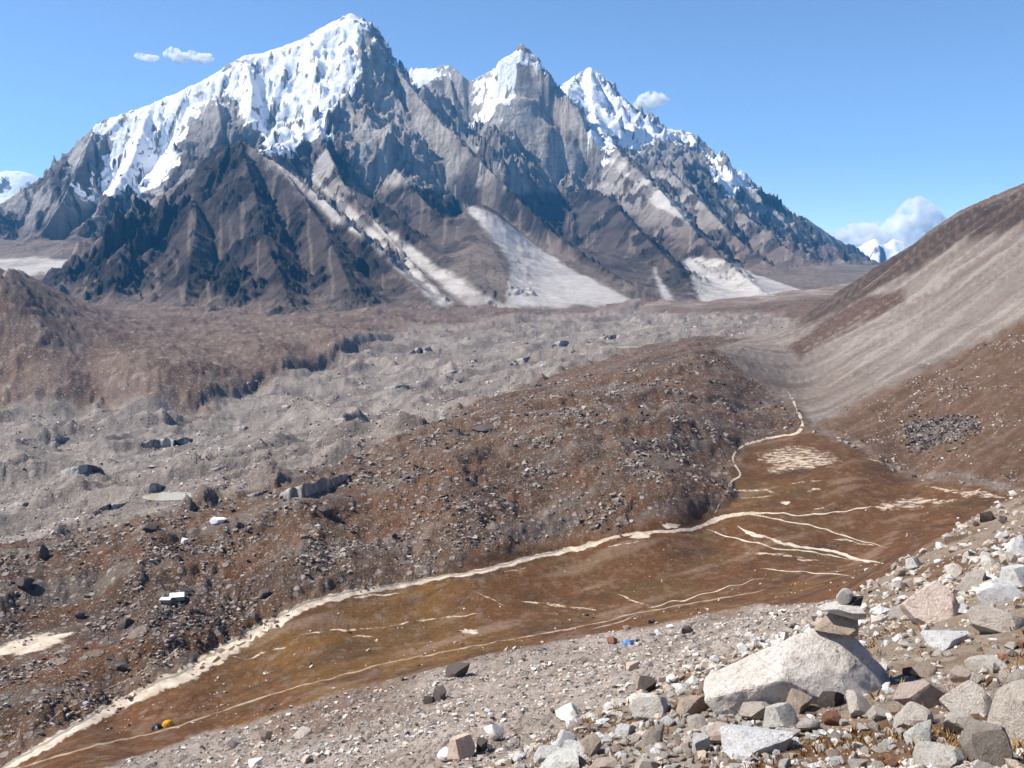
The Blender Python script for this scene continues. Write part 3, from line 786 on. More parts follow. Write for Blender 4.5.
def ribbon(name, pts, mat, lift=.07, jit=.35, ymin=90, wob_px=0.0, kind='structure'):
    Q, t = resample(pts, 3.0)
    tg = np.gradient(Q[:, :2], axis=0); tg /= np.linalg.norm(tg, axis=1, keepdims=True)+1e-9
    nr = np.stack([-tg[:, 1], tg[:, 0]], 1)
    sd = rr.random()*100
    wv = pn(t/14+sd, t*0+.5); L = 1+jit*pn(t/9+sd, t*0+3.3)+jit*.6*pn(t/3+sd, t*0+8.3); Rr = 1+jit*pn(t/9+sd, t*0+7.7)+jit*.6*pn(t/3+sd, t*0+2.3)
    taper = np.minimum(1, np.minimum(np.arange(len(t)), np.arange(len(t))[::-1])/4+.12)
    c = Q[:, :2]+nr*(wv*wob_px)[:, None]
    rows_ = []
    for f in (-1, -.5, 0, .5, 1):
        e = c + nr*(f*Q[:, 2]*.5*taper*np.where(f < 0, L, Rr))[:, None]*np.array((1, .62))
        row = [valley.hit(px, py, ymin) for px, py in e]
        rows_.append(row)
    Vv = np.array(rows_).transpose(1, 0, 2)
    Vv[..., 2] = valley.height(Vv[..., 0], Vv[..., 1]) + lift*np.array((.5, 1, 1.1, 1, .5)) 
    nr_, nc_ = Vv.shape[:2]
    m = mesh_np(name, Vv.reshape(-1, 3), grid_quads(nr_, nc_))
    col_attr(m, 'edge', np.repeat(np.tile((.15, .8, 1, .8, .15), nr_)[:, None], 3, 1))
    o = add(name, m, mat)
    return tag(o, kind=kind)
def patch(name, c, rx, ry, mat, lift=.08, rot=0, n_=28, rough=.3, ymin=90):
    a = np.linspace(0, 2*np.pi, n_, endpoint=False); sd = rr.random()*50
    r = 1+rough*pn(np.cos(a)*1.6+sd, np.sin(a)*1.6)+rough*.7*pn(np.cos(a)*4+sd, np.sin(a)*4)
    V_ = [valley.hit(c[0], c[1], ymin)]; F_ = []
    for q in (.34, .67, 1):
        ex = np.cos(a)*rx*r*q; ey = np.sin(a)*ry*r*q
        X = c[0]+ex*math.cos(rot)-ey*math.sin(rot)*.6; Y = c[1]+ex*math.sin(rot)+ey*math.cos(rot)
        V_ += [valley.hit(x, y, ymin) for x, y in zip(X, Y)]
    V_ = np.array(V_)
    if name == 'melt_pond':                    # level water: outline laid out on the ground itself
        ph = base.hit(c[0], c[1], ymin); kx = rx*ph[1]/F; ky = kx*.8; j_ = 1
        for q in (.34, .67, 1):
            V_[j_:j_+n_, 0] = ph[0]+np.cos(a)*kx*r*q; V_[j_:j_+n_, 1] = ph[1]+np.sin(a)*ky*r*q; j_ += n_
        V_[0, :2] = ph[:2]
    hz_ = valley.height(V_[:, 0], V_[:, 1]); V_[:, 2] = (hz_ if name != 'melt_pond' else hz_*0+np.median(hz_))+lift
    for i in range(n_):
        j = (i+1) % n_
        F_.append((0, 1+i, 1+j))
        for b in (1, 1+n_):
            F_.append((b+i, b+n_+i, b+n_+j)); F_.append((b+i, b+n_+j, b+j))
    m = mesh_np(name, V_, np.array(F_))
    col_attr(m, 'edge', np.repeat(np.concatenate([[1], np.ones(n_), np.full(n_, .8), np.full(n_, .1)])[:, None], 3, 1))
    o = add(name, m, mat)
    return tag(o, kind='structure')
ribbon('riverbed', [(0, 770, 10), (40, 748, 15), (80, 724, 17), (120, 704, 20), (160, 686, 22), (200, 668, 25), (225, 652, 25), (250, 636, 22), (275, 622, 20), (300, 608, 16), (330, 598, 14), (360, 592, 11),
                 (400, 586, 9), (440, 578, 7), (480, 571, 8), (510, 564, 9), (540, 556, 8), (570, 550, 9), (592, 546, 11), (600, 541, 6), (620, 536, 5), (650, 532, 6), (690, 530, 6), (705, 524, 7), (722, 517, 9), (745, 514, 6), (770, 513, 3)], M_sand, wob_px=1.5)
ribbon('river', [(0, 768, 4), (40, 746, 4), (80, 721, 4), (120, 700, 4), (160, 682, 4), (200, 663, 4), (225, 647, 4), (250, 632, 4), (275, 618, 3.5), (300, 605, 3.5), (330, 596, 3), (360, 590, 3),
                 (400, 584, 2.5), (440, 577, 2.5), (480, 570, 2.5), (510, 563, 2.5), (540, 555, 2.5), (570, 549, 2.5)], M_water, .13, .3, wob_px=2.0)
for pts in ([(228, 656, 4), (240, 658, 5), (250, 660, 5), (256, 655, 4), (273, 651, 4), (291, 646, 3), (292, 640, 3), (298, 637, 2)],
            [(300, 635, 2), (320, 632, 3), (344, 630, 4), (383, 628, 5), (405, 624, 3), (425, 620, 4), (455, 617, 3), (482, 614, 2)],
            [(346, 599, 3), (370, 596, 5), (405, 593, 3)],
            [(476, 592, 2), (490, 599, 3), (505, 606, 2)],
            [(617, 595, 3), (636, 602, 5), (652, 608, 7), (662, 606, 3)],
            [(594, 584, 2), (600, 588, 3), (604, 592, 2)],
            [(499, 573, 3), (512, 571, 4), (527, 568, 3)],
            [(608, 548, 3), (622, 545, 4), (640, 543, 4), (640, 539, 3)],
            [(737, 526, 4), (749, 534, 8), (768, 538, 6), (788, 545, 6), (819, 549, 5), (835, 551, 6), (847, 556, 8), (858, 560, 8), (884, 564, 6)],
            [(741, 553, 3), (762, 553, 5), (780, 555, 7), (800, 558, 7), (821, 561, 4)],
            [(831, 540, 3), (850, 541, 4), (876, 546, 3)],
            [(726, 492, 3), (723, 500, 3), (716, 508, 3), (712, 517, 4)],
            [(706, 529, 3), (722, 535, 3), (745, 541, 3), (775, 548, 3), (800, 551, 3), (815, 553, 3), (830, 556, 2), (842, 559, 2), (852, 561, 1.5)],
            [(745, 513, 3), (770, 517, 3), (790, 521, 3), (810, 525, 3), (830, 531, 3), (850, 538, 3), (866, 543, 2), (880, 546, 1.5), (888, 547, 1)],
            [(872, 506, 4), (855, 509, 3), (835, 512, 3), (815, 514, 3), (800, 515, 3), (785, 514, 3), (768, 513, 3), (760, 513, 3), (752, 514, 2)],
            [(760, 568, 1.5), (775, 570, 2), (790, 572, 2), (805, 571, 2), (815, 574, 2), (826, 573, 2), (836, 576, 2), (845, 575, 1.5), (852, 576, 1)],
            [(652, 608, 4), (668, 602, 2), (684, 601, 2), (700, 594, 2), (716, 592, 2), (728, 586, 2), (742, 585, 1.5), (752, 580, 1.5), (760, 579, 1)],
            [(726, 492, 3), (731, 482, 3), (742, 477, 4), (735, 466, 3), (732, 456, 3), (740, 447, 4), (757, 441, 6), (775, 436, 4), (796, 433, 5), (804, 424, 5), (797, 410, 4), (793, 398, 4), (786, 388, 2)],
            [(730, 491, 3), (752, 490, 7), (778, 492, 3)], [(735, 498, 2), (760, 497, 4), (775, 496, 2)],
            [(790, 483, 4), (806, 481, 6), (822, 481, 3)], [(806, 492, 4), (815, 489, 9), (826, 492, 5)],
            [(814, 509, 5), (826, 507, 8), (834, 504, 4)], [(862, 455, 2), (880, 461, 4), (895, 468, 3)],
            [(872, 506, 4), (890, 505, 18), (905, 504, 22), (925, 502, 14), (962, 500, 4)], [(925, 486, 3), (945, 490, 8), (965, 493, 12), (985, 495, 13), (1006, 497, 4)],
            [(520, 600, 3), (545, 603, 7), (562, 606, 8), (580, 608, 4), (600, 611, 3)], [(350, 637, 2), (365, 636, 6), (378, 637, 2)]):
    ribbon('sandy_stream', [(a, b, c*(.75 if c < 9 else 1)) for a, b, c in pts], M_sand if len(pts) > 8 else M_bar, .06, .8, wob_px=1.5)
for c, rx, ry in (((671, 526), 10, 3), ((640, 536), 11, 3.5), ((786, 503), 5, 2), ((795, 460), 42, 13), ((802, 462), 24, 8), ((600, 650), 0, 0)):
    if rx: patch('sand_flat', c, rx, ry, M_bar if rx > 12 else M_sand, rough=.35)
patch('sand_flat', (32, 644), 42, 9, M_sand, rot=-.22, rough=.3)
patch('sand_flat', (470, 632), 10, 3, M_sand, rough=.8)
ribbon('trail', [(-10, 777, 4), (20, 768, 4), (60, 756, 4), (98, 745, 4), (148, 735, 3), (164, 731, 3), (219, 712, 3), (273, 694, 3), (324, 680, 3), (390, 662, 3), (440, 653, 3), (524, 637, 3), (559, 631, 3),
                 (591, 625, 2.5), (622, 616, 2.5), (650, 611, 3), (680, 605, 2.5), (720, 598, 2.5), (768, 589, 2)], M_trail, .05, .4, wob_px=1.2)
ribbon('trail', [(40, 730, 2), (62, 711, 3), (85, 700, 2), (110, 688, 2), (130, 679, 2.5), (155, 662, 2), (185, 648, 2)], M_trail, .12, .3)
ribbon('trail', [(640, 613, 2), (622, 622, 2), (600, 627, 3), (590, 630, 2)], M_trail, .05, .3)
patch('melt_pond', (170, 501), 27, 5, M_pond, .2, -.12, rough=.25)
for c, rx, ry in (((492, 354), 8, 4), ((527, 344), 7, 3), ((629, 346), 18, 4), ((447, 389), 6, 3), ((360, 410), 9, 3), ((150, 470), 6, 2)):
    patch('melt_pond', c, rx, ry, M_pond, .25, -.2, rough=.3)
# ------------------------------------------------------------------ stones
import bmesh
def ico(sub):
    bm = bmesh.new(); bmesh.ops.create_icosphere(bm, subdivisions=sub, radius=1)
    V_ = np.array([v.co[:] for v in bm.verts]); F_ = np.array([[v.index for v in f.verts] for f in bm.faces]); bm.free()
    return V_, F_
ICO = {k: ico(k) for k in (1, 2, 3, 4, 5)}
def n3(P, f, sd):                           # cheap 3-d noise
    return (pn(P[:, 0]*f+sd, P[:, 1]*f+P[:, 2]*f*.61)+pn(P[:, 1]*f-sd, P[:, 2]*f+P[:, 0]*f*.47)+pn(P[:, 2]*f+2*sd, P[:, 0]*f-P[:, 1]*f*.53))/3
def rock_verts(sub, seed, cuts=11, depth=(.5, .86), rough=.06, squash=(1, 1, 1)):
    g = np.random.default_rng(seed)
    V_, F_ = ICO[sub]; V_ = V_.copy()
    V_ *= (1+.18*n3(V_, .9, seed*1.7))[:, None]
    for _ in range(cuts):
        nrm = g.normal(size=3); nrm /= np.linalg.norm(nrm); d = g.uniform(*depth)
        s = V_@nrm-d
        V_ -= np.where(s > 0, s, 0)[:, None]*nrm*.96
    V_ *= (1+rough*(n3(V_, 2.2, seed*3.1)+.55*n3(V_, 5.5, seed)+.3*n3(V_, 12, seed+9)))[:, None]
    V_ *= np.array(squash)
    lo, hi_ = V_.min(0), V_.max(0)
    V_ = (V_-(lo+hi_)/2)/((hi_-lo)/2)          # unit half-sizes
    return V_, F_
def granite(name, use_obj=True, scale=1.0):
    t = NT(name, .9, .25)
    p = t.obj() if use_obj else t.pos()
    tone = t.n('ShaderNodeObjectInfo').outputs['Color'] if use_obj else t.attr('tone').outputs['Color']
    n1 = t.noise(p, 1.7*scale, 7, .66, .15); n2 = t.noise(p, 9*scale, 5, .7); n3_ = t.noise(p, 40*scale, 3, .6)
    c = t.mix(t.rng(n1, .36, .66, 0, .65), tone, (.74, .69, .65), 'MULTIPLY')
    c = t.mix(t.rng(n2, .5, .68, 0, .5), c, (.58, .54, .51), 'MULTIPLY')
    c = t.mix(t.rng(n3_, .56, .66, 0, .45), c, (.12, .11, .105))
    st = t.noise(p, 3.1*scale, 4, .6)
    c = t.mix(t.rng(st, .58, .72, 0, .6), c, (.26, .17, .11))
    lich = t.noise(p, 6.3*scale, 6, .72, .5)
    c = t.mix(t.rng(lich, .60, .66, 0, .7), c, (.07, .065, .06))
    ck = t.voro(t.mapping(p, (1.0, 1.3, .7)), 1.6*scale, 'DISTANCE_TO_EDGE', 'Distance')
    crack = t.rng(t.math('ADD', ck, t.math('MULTIPLY', t.math('SUBTRACT', n2, .5), .10)), .0, .010, 1, 0)
    c = t.mix(t.math('MULTIPLY', crack, t.rng(n1, .45, .6, 0, .4)), c, (.10, .085, .075))
    t.col(c)
    h = t.math('ADD', t.math('MULTIPLY', n1, .16), t.math('ADD', t.math('MULTIPLY', n2, .13), t.math('SUBTRACT', t.math('MULTIPLY', n3_, .05), t.math('MULTIPLY', crack, .02))))
    t.bump(h, .9, .5)
    return t.m
M_gran = granite('speckled_granite')
M_gstuff = granite('rubble_stone', False, 1.0)
ROCKS = []
for i in range(16):
    V_, F_ = rock_verts(4 if i < 8 else 3, 100+i, cuts=12+(i % 4)*2, depth=(.34+.02*(i % 5), .78), rough=.035)
    m = mesh_np('boulder_shape', V_, F_, True); m.set_sharp_from_angle(angle=R(24)); m.materials.append(M_gran); ROCKS.append(m)
TONE = {'white': srgb(242, 235, 226), 'pale': srgb(222, 212, 201), 'grey': srgb(192, 182, 171), 'brown': srgb(192, 174, 158), 'dark': srgb(92, 84, 80), 'red': srgb(146, 104, 84), 'pink': srgb(206, 188, 176)}
rk_ = np.random.default_rng(21)
def put_rock(px, py, w, h, tone, label=None, shape=None, sink=.28, ymin=0, group=None, name='boulder', depth=None, tilt=.25, rot=None, zoff=0):
    """px,py: where the stone's middle is seen; w,h: how large it shows"""
    g = valley.hit(px, py+h*.42, ymin)
    Y = g[1]; k = Y/F
    o = bpy.data.objects.new(name, ROCKS[int(rk_.integers(16)) if shape is None else shape])
    scene.collection.objects.link(o)
    a, c = w*k/2, h*k/2*1.12/(1-sink*.5)
    b = depth*k/2 if depth else (a*.9+c*.6)*.75
    o.scale = (a, b, c)
    o.rotation_euler = (rk_.normal()*tilt*.4, rk_.normal()*tilt*.4, rk_.uniform(-.6, .6) if rot is None else rot)
    zg = float(valley.height(g[0], g[1]+b*.25))
    o.location = (g[0], g[1]+b*.3, zg + c*(1-2*sink) + zoff)
    tn = TONE[tone]*(1+.12*rk_.normal()); o.color = (*np.clip(tn, .03, .8), 1)
    tag(o, label, 'boulder' if name == 'boulder' else 'stone', group)
    return o
FGR = 'large stones strewn over the foreground slope'
HAND = [
 (933, 603, 60, 44, 'pink', 'large pale boulder with rusty shaded face right of the cairn', 2),
 (976, 581, 34, 22, 'grey', 'squarish grey block behind the rusty faced boulder', 5),
 (1000, 620, 60, 26, 'grey', 'long grey rounded block with a flat top at the right edge', 1),
 (1021, 548, 24, 26, 'white', 'smooth white boulder highest up at the right edge', 3),
 (1004, 594, 46, 20, 'white', 'white slab lying above the long grey block', 4),
 (1020, 576, 40, 24, 'white', 'white boulder at the right edge below the highest white one', 6),
 (947, 638, 42, 19, 'white', 'flat pale rock with dark front standing alone on brown grass', 7),
 (922, 694, 46, 34, 'pink', 'tilted slab with a flat bright top right of the big boulder', 0),
 (969, 698, 54, 36, 'pale', 'broad pale boulder with shaded hollow right of the tilted slab', 2),
 (962, 722, 36, 28, 'pale', 'knobbly pale boulder below the broad hollowed one', 8),
 (912, 716, 34, 30, 'pale', 'round topped boulder leaning under the tilted slab', 9),
 (924, 733, 38, 24, 'white', 'smooth white boulder at the foot of the tilted slab', 3),
 (1018, 716, 44, 72, 'grey', 'tall dark sided grey boulder cut by the right edge', 5),
 (990, 742, 44, 56, 'grey', 'rough grey boulder leaning on the tall one at bottom right', 1),
 (939, 759, 54, 28, 'white', 'pale boulder with dark front in the bottom right', 4),
 (781, 716, 37, 25, 'white', 'white domed boulder in front of the big boulder', 6),
 (799, 703, 28, 21, 'brown', 'brownish rounded stone against the big boulder front', 10),
 (832, 698, 28, 17, 'dark', 'dark stone tucked under the big boulder', 11),
 (859, 704, 30, 25, 'pale', 'angular pointed pale stone at the right foot of the big boulder', 12),
 (878, 714, 22, 15, 'pale', 'small pale stone right of the angular pointed one', 13),
 (832, 719, 20, 14, 'red', 'rust red stone in front of the big boulder', 14),
 (758, 741, 72, 26, 'white', 'long white slab lying flat below the big boulder', 7),
 (758, 711, 34, 21, 'grey', 'grey shaded stone left of the white domed boulder', 0),
 (719, 694, 29, 20, 'pale', 'pale stone at the left tip of the big boulder', 2),
 (693, 705, 34, 21, 'brown', 'brown shaded stone left of the big boulder tip', 3),
 (719, 734, 31, 23, 'pink', 'pinkish stone left of the long white slab', 9),
 (701, 744, 23, 20, 'white', 'upright white stone left of the pinkish one', 10),
 (697, 725, 22, 17, 'pale', 'pale stone between the brown shaded and upright white stones', 15),
 (908, 671, 13, 11, 'red', 'small dark red stone at the upper right of the big boulder', 11),
 (925, 670, 26, 13, 'brown', 'flat brown stone beside the small dark red one', 12),
 (961, 674, 22, 17, 'pink', 'pinkish pointed stone on the grass above the hollowed boulder', 13),
 (988, 664, 38, 13, 'pale', 'thin pale slab lying on the grass near the right edge', 4),
 (900, 612, 30, 14, 'grey', 'grey slab in the grass just right of the cairn', 5),
 (914, 563, 17, 13, 'white', 'bright slab standing out of the scree above the cairn', 6),
 (902, 572, 14, 11, 'brown', 'brown stone left of the bright slab in the scree', 14),
 (955, 571, 19, 14, 'pale', 'pale stone above the rusty faced boulder', 15),
 (988, 516, 15, 13, 'dark', 'lone dark stone high on the right scree rim', 8),
 (1020, 680, 22, 22, 'grey', 'grey stone above the tall boulder at the right edge', 9),
 (650, 706, 41, 30, 'white', 'large white boulder left of the rubble heap', 1),
 (647, 686, 23, 17, 'dark', 'dark sided stone behind the large white boulder', 10),
 (568, 711, 28, 15, 'white', 'low white stone on the grass at the slope edge', 2),
 (626, 729, 23, 16, 'white', 'white stone below the large white boulder', 11),
 (656, 735, 30, 21, 'grey', 'grey flat faced stone below the large white boulder', 3),
 (566, 741, 27, 19, 'white', 'white rounded boulder uphill of the bottom white slab', 12),
 (547, 754, 30, 18, 'white', 'white stone left of the bottom white slab', 13),
 (575, 752, 36, 16, 'white', 'broad white stone just behind the bottom white slab', 4),
 (563, 765, 56, 18, 'white', 'wide white slab at the bottom edge', 5),
 (604, 766, 30, 14, 'pink', 'pinkish stone at the bottom edge right of the white slab', 14),
 (592, 747, 23, 19, 'brown', 'brownish stone between white boulders near the bottom edge', 15),
 (461, 748, 30, 26, 'brown', 'dark faced block at the left end of the foreground stones', 6),
 (494, 731, 21, 17, 'white', 'white stone uphill of the dark faced block', 8),
 (444, 754, 16, 15, 'white', 'white stone touching the dark faced block on its left', 9),
 (482, 745, 14, 12, 'dark', 'dark stone right of the dark faced block', 10),
]
for px, py, w, h, tn, lb_, sh in HAND:
    put_rock(px, py, w, h, tn, lb_, sh)
# boulders on the lower slope, the meadow and the moraine
FAR = [
 (457, 671, 31, 13, 'dark', 'long dark boulder on the pale gravel left of centre'),
 (440, 694, 14, 15, 'dark', 'dark upright block below the long dark boulder'),
 (428, 700, 13, 8, 'dark', 'low dark stone left of the dark upright block'),
 (687, 629, 12, 9, 'dark', 'round dark boulder on gravel right of the blue tent'),
 (652, 621, 8, 6, 'dark', 'small dark boulder by the trail above the blue tent'),
 (626, 627, 8, 5, 'brown', 'small brown boulder on the meadow edge above the blue tent'),
 (633, 665, 15, 9, 'brown', 'brown boulder on gravel below the blue tent'),
 (612, 640, 11, 8, 'red', 'reddish stone heap left of the blue tent'),
 (24, 583, 19, 12, 'dark', 'dark boulder on the moraine at the far left'),
 (79, 615, 11, 8, 'dark', 'dark boulder on the moraine right of the far left one'),
 (125, 623, 15, 10, 'dark', 'dark boulder below and left of the stone huts'),
 (264, 594, 12, 9, 'dark', 'dark boulder on the slope above the river bend'),
 (120, 667, 11, 7, 'dark', 'dark boulder on the stony bank left of the river'),
 (255, 617, 8, 6, 'dark', 'dark boulder on the river bank at the bend'),
 (150, 527, 18, 8, 'dark', 'dark boulder at the glacier edge above the huts'),
 (238, 525, 8, 6, 'dark', 'dark boulder on the moraine crest left of the ice cliff'),
 (325, 510, 14, 9, 'dark', 'dark boulder on the moraine just below the ice cliff'),
 (218, 521, 17, 6, 'white', 'flat white boulder on the moraine crest left of the ice cliff'),
 (184, 541, 8, 6, 'white', 'white boulder on the moraine above the huts'),
 (43, 552, 9, 14, 'dark', 'dark pointed boulder on the crest at the left'),
 (483, 429, 22, 7, 'dark', 'long dark boulder where moraine meets glacier at centre'),
 (264, 736, 14, 16, 'brown', 'upright brown stone in the rubble at the bottom left'),
 (302, 733, 18, 10, 'grey', 'flat grey stone on gravel at the bottom left'),
 (232, 742, 16, 12, 'grey', 'grey stone in the rubble heap at the bottom left'),
 (255, 762, 14, 9, 'white', 'white stone at the bottom edge left of centre'),
 (305, 759, 11, 8, 'brown', 'brown stone at the bottom edge right of the white one'),
]
for i, (px, py, w, h, tn, lb_) in enumerate(FAR):
    put_rock(px, py, w, h, tn, lb_, ymin=90)

# countable smaller stones of the foreground
placed = []
def short(lb_):
    for w in (' with ', ' right of', ' left of', ' behind', ' at the', ' at ', ' lying', ' standing', ' below', ' leaning', ' cut by', ' in front', ' against', ' tucked', ' between', ' beside', ' on ', ' in the', ' above', ' just', ' uphill', ' touching', ' near', ' highest', ' high '):
        lb_ = lb_.split(w)[0]
    return lb_
used_labels = {}
def stone_label(px, py, w, h, tone):
    near = sorted((a for a in HAND if len(short(a[5]).split()) >= 2), key=lambda a: (a[0]-px)**2+((a[1]-py)*1.4)**2)[:7]
    for best in near:
        lb_ = one_label(px, py, w, h, tone, best)
        if lb_ not in used_labels: break
    used_labels[lb_] = 1
    return lb_
def one_label(px, py, w, h, tone, best):
    dx, dy = px-best[0], (py-best[1])*1.4
    d = ('right of' if dx > 0 else 'left of') if abs(dx) > abs(dy) else ('below' if dy > 0 else 'above')
    q_ = math.hypot(dx, dy)/max(best[2], 16)
    wd = 'touching it on the' if q_ < .62 else 'close' if q_ < 1.1 else 'some way' if q_ < 1.8 else 'well away'
    sz = 'tiny' if w < 7.5 else 'very small' if w < 9 else 'small' if w < 12 else 'mid-sized' if w < 16 else 'larger'
    shp = 'flat' if h/w < .58 else 'chunky' if h/w > .70 else 'blocky'
    tn = {'white': 'white', 'pale': 'pale', 'grey': 'grey', 'pink': 'pinkish', 'brown': 'brown', 'red': 'rust red', 'dark': 'dark'}[tone]
    wd = 'just' if q_ < .62 else wd
    return f"{sz} {shp} {tn} stone {wd} {d} the {short(best[5])}"
def scatter_px(nmax, region, size, tones, probs, label, group, ymax=60, tries=40):
    cnt = 0
    sd = np.array(region, float)
    x0, y0 = sd.min(0); x1, y1 = sd.max(0)
    while cnt < nmax and tries*nmax > 0:
        tries -= 1/nmax
        px, py = rk_.uniform(x0, x1), rk_.uniform(y0, y1)
        if poly_sd(sd, np.array([px]), np.array([py]))[0] < 0: continue
        w = size[0]*(size[1]/size[0])**(rk_.random()**1.7); h = w*rk_.uniform(.5, .8)
        if any(abs(px-a) < (w+c)*.36 and abs(py-b) < (h+d)*.36 for a, b, c, d in placed): continue
        g = valley.hit(px, py)
        if g is None or g[1] > ymax: continue
        placed.append((px, py, w, h)); cnt += 1
        tn = str(rk_.choice(tones, p=probs))
        put_rock(px, py, w, h, tn, stone_label(px, py, w, h, tn), group=group, name='stone', tilt=.6)
for a in HAND: placed.append(a[:4])
placed.append((805, 668, 190, 66))
scatter_px(130, [(560, 768), (600, 735), (650, 712), (690, 700), (730, 702), (770, 725), (800, 735), (760, 768)], (8, 30), ['white', 'pale', 'grey', 'pink', 'brown'], [.4, .3, .14, .12, .04],
           'pale loose stone in the rubble heap below the big boulder', 'stones of the rubble heap')
scatter_px(65, [(800, 712), (880, 700), (1024, 640), (1024, 768), (770, 768)], (7, 27), ['white', 'pale', 'grey', 'red', 'brown'], [.38, .3, .17, .07, .08],
           'small loose stone among the large boulders at bottom right', 'stones among the bottom right boulders')
scatter_px(40, [(850, 600), (1024, 492), (1024, 640), (930, 665), (890, 640)], (5, 14), ['white', 'pale', 'grey', 'brown'], [.25, .35, .2, .2],
           'small stone in the scree slope behind the cairn', 'stones in the scree behind the cairn')
scatter_px(42, [(425, 768), (470, 735), (560, 698), (640, 675), (690, 660), (700, 690), (640, 715), (560, 745), (540, 768)], (5, 13), ['white', 'pale', 'grey', 'brown', 'dark'], [.3, .25, .15, .2, .1],
           'small stone scattered on brown turf along the slope edge', 'stones along the slope edge')

# the big boulder under the cairn
def hero():
    L = valley.hit(708, 690); Rr = valley.hit(905, 694); mid = valley.hit(805, 700)
    Y = mid[1]; k = Y/F; zg = mid[2]
    # corner points of the block: ridge along the top, undercut front on the left, long slope to the right
    pts = [(-1, -.1, .05), (-.92, .3, .25), (-.60, -.25, .42), (-.28, -.30, .70), (-.05, .1, .86), (.36, .1, 1.0), (.62, -.1, .74), (.86, 0, .40), (1.0, -.25, -.05), (.62, -.95, -.05),
           (-.36, -.70, .52), (.05, -.86, .30), (-.45, -.22, -.05), (-.86, -.2, -.1), (.1, -.75, -.1), (-.5, .85, .2), (.35, .95, .5), (.9, .7, .1), (-.6, .9, -.1), (.9, .8, -.1), (.28, -.62, .62)]
    bm = bmesh.new()
    for p_ in pts: bm.verts.new(p_)
    bmesh.ops.convex_hull(bm, input=bm.verts)
    bmesh.ops.delete(bm, geom=[v for v in bm.verts if not v.link_faces], context='VERTS')
    bmesh.ops.bevel(bm, geom=list(bm.edges), offset=.02, segments=2, affect='EDGES', profile=.6)
    bmesh.ops.triangulate(bm, faces=list(bm.faces))
    for _ in range(4):
        long_ = [e for e in bm.edges if e.calc_length() > .09]
        if long_: bmesh.ops.subdivide_edges(bm, edges=long_, cuts=1)
        bmesh.ops.triangulate(bm, faces=list(bm.faces))
    bm.verts.index_update()
    V_ = np.array([v.co[:] for v in bm.verts]); F_ = np.array([[v.index for v in f.verts] for f in bm.faces]); bm.free()
    cen = np.array((0, 0, .3)); dv = V_-cen
    V_ = cen+dv*(1+.07*n3(V_, 1.6, 4.)+.05*n3(V_, 4, 8.)+.03*n3(V_, 9, 2.)+.015*n3(V_, 22, 3.))[:, None]
    V_[:, 2] = V_[:, 2]*2-1
    a, b, c = 110*k, 66*k, 43*k
    m = mesh_np('boulder', V_*np.array((a, b, c)), F_, True); m.set_sharp_from_angle(angle=R(32)); m.materials.append(M_hero)
    o = add('boulder', m); o.location = (mid[0]+6*k, Y+b*.45, zg+c*.62); o.rotation_euler = (0, R(3), R(6))
    o.color = (*srgb(222, 215, 207), 1)
    tag(o, 'huge pale slab-sided boulder carrying the stone cairn', 'boulder')
    return o
M_hero = granite('speckled_granite_coarse', True, 1.6)
hero_o = hero()
bpy.context.view_layer.update()
# cairn
def top_of(o, x, y):
    mi = o.matrix_world.inverted()
    a = mi @ Vector((x, y, o.location.z+20)); b = mi @ Vector((x, y, o.location.z-20))
    ok, loc, nr, i = o.ray_cast(a, (b-a).normalized())
    return (o.matrix_world @ loc).z if ok else None
cx_ = at(843, 640, hero_o.location.y)
kc = cx_[1]/F
cz = top_of(hero_o, cx_[0], cx_[1]) or cx_[2]
cairn = bpy.data.objects.new('cairn', None); scene.collection.objects.link(cairn); cairn.location = (cx_[0], cx_[1], cz)
tag(cairn, 'small cairn of stacked stones on top of the huge boulder', 'cairn')
bot = 0
for (dx, w, h, sh, tn, rz, dy) in ((-2, 52, 28, 5, 'brown', .3, 0), (-4, 46, 13, 0, 'white', -.2, -4), (9, 24, 13, 7, 'dark', .5, 5), (0, 17, 17, 4, 'white', .8, 0)):
    o = bpy.data.objects.new('stone', ROCKS[sh]); scene.collection.objects.link(o); o.parent = cairn
    o.scale = (w*kc/2, w*kc*.42, h*kc/2); o.rotation_euler = (.06*rk_.normal(), .1*rk_.normal(), rz)
    if tn == 'dark': o.location = (dx*kc, dy*kc, (bot+h*.1)*kc)
    else:
        o.location = (dx*kc, dy*kc, (bot+h*.42)*kc); bot += h*.8
    o.color = (*TONE[tn], 1)

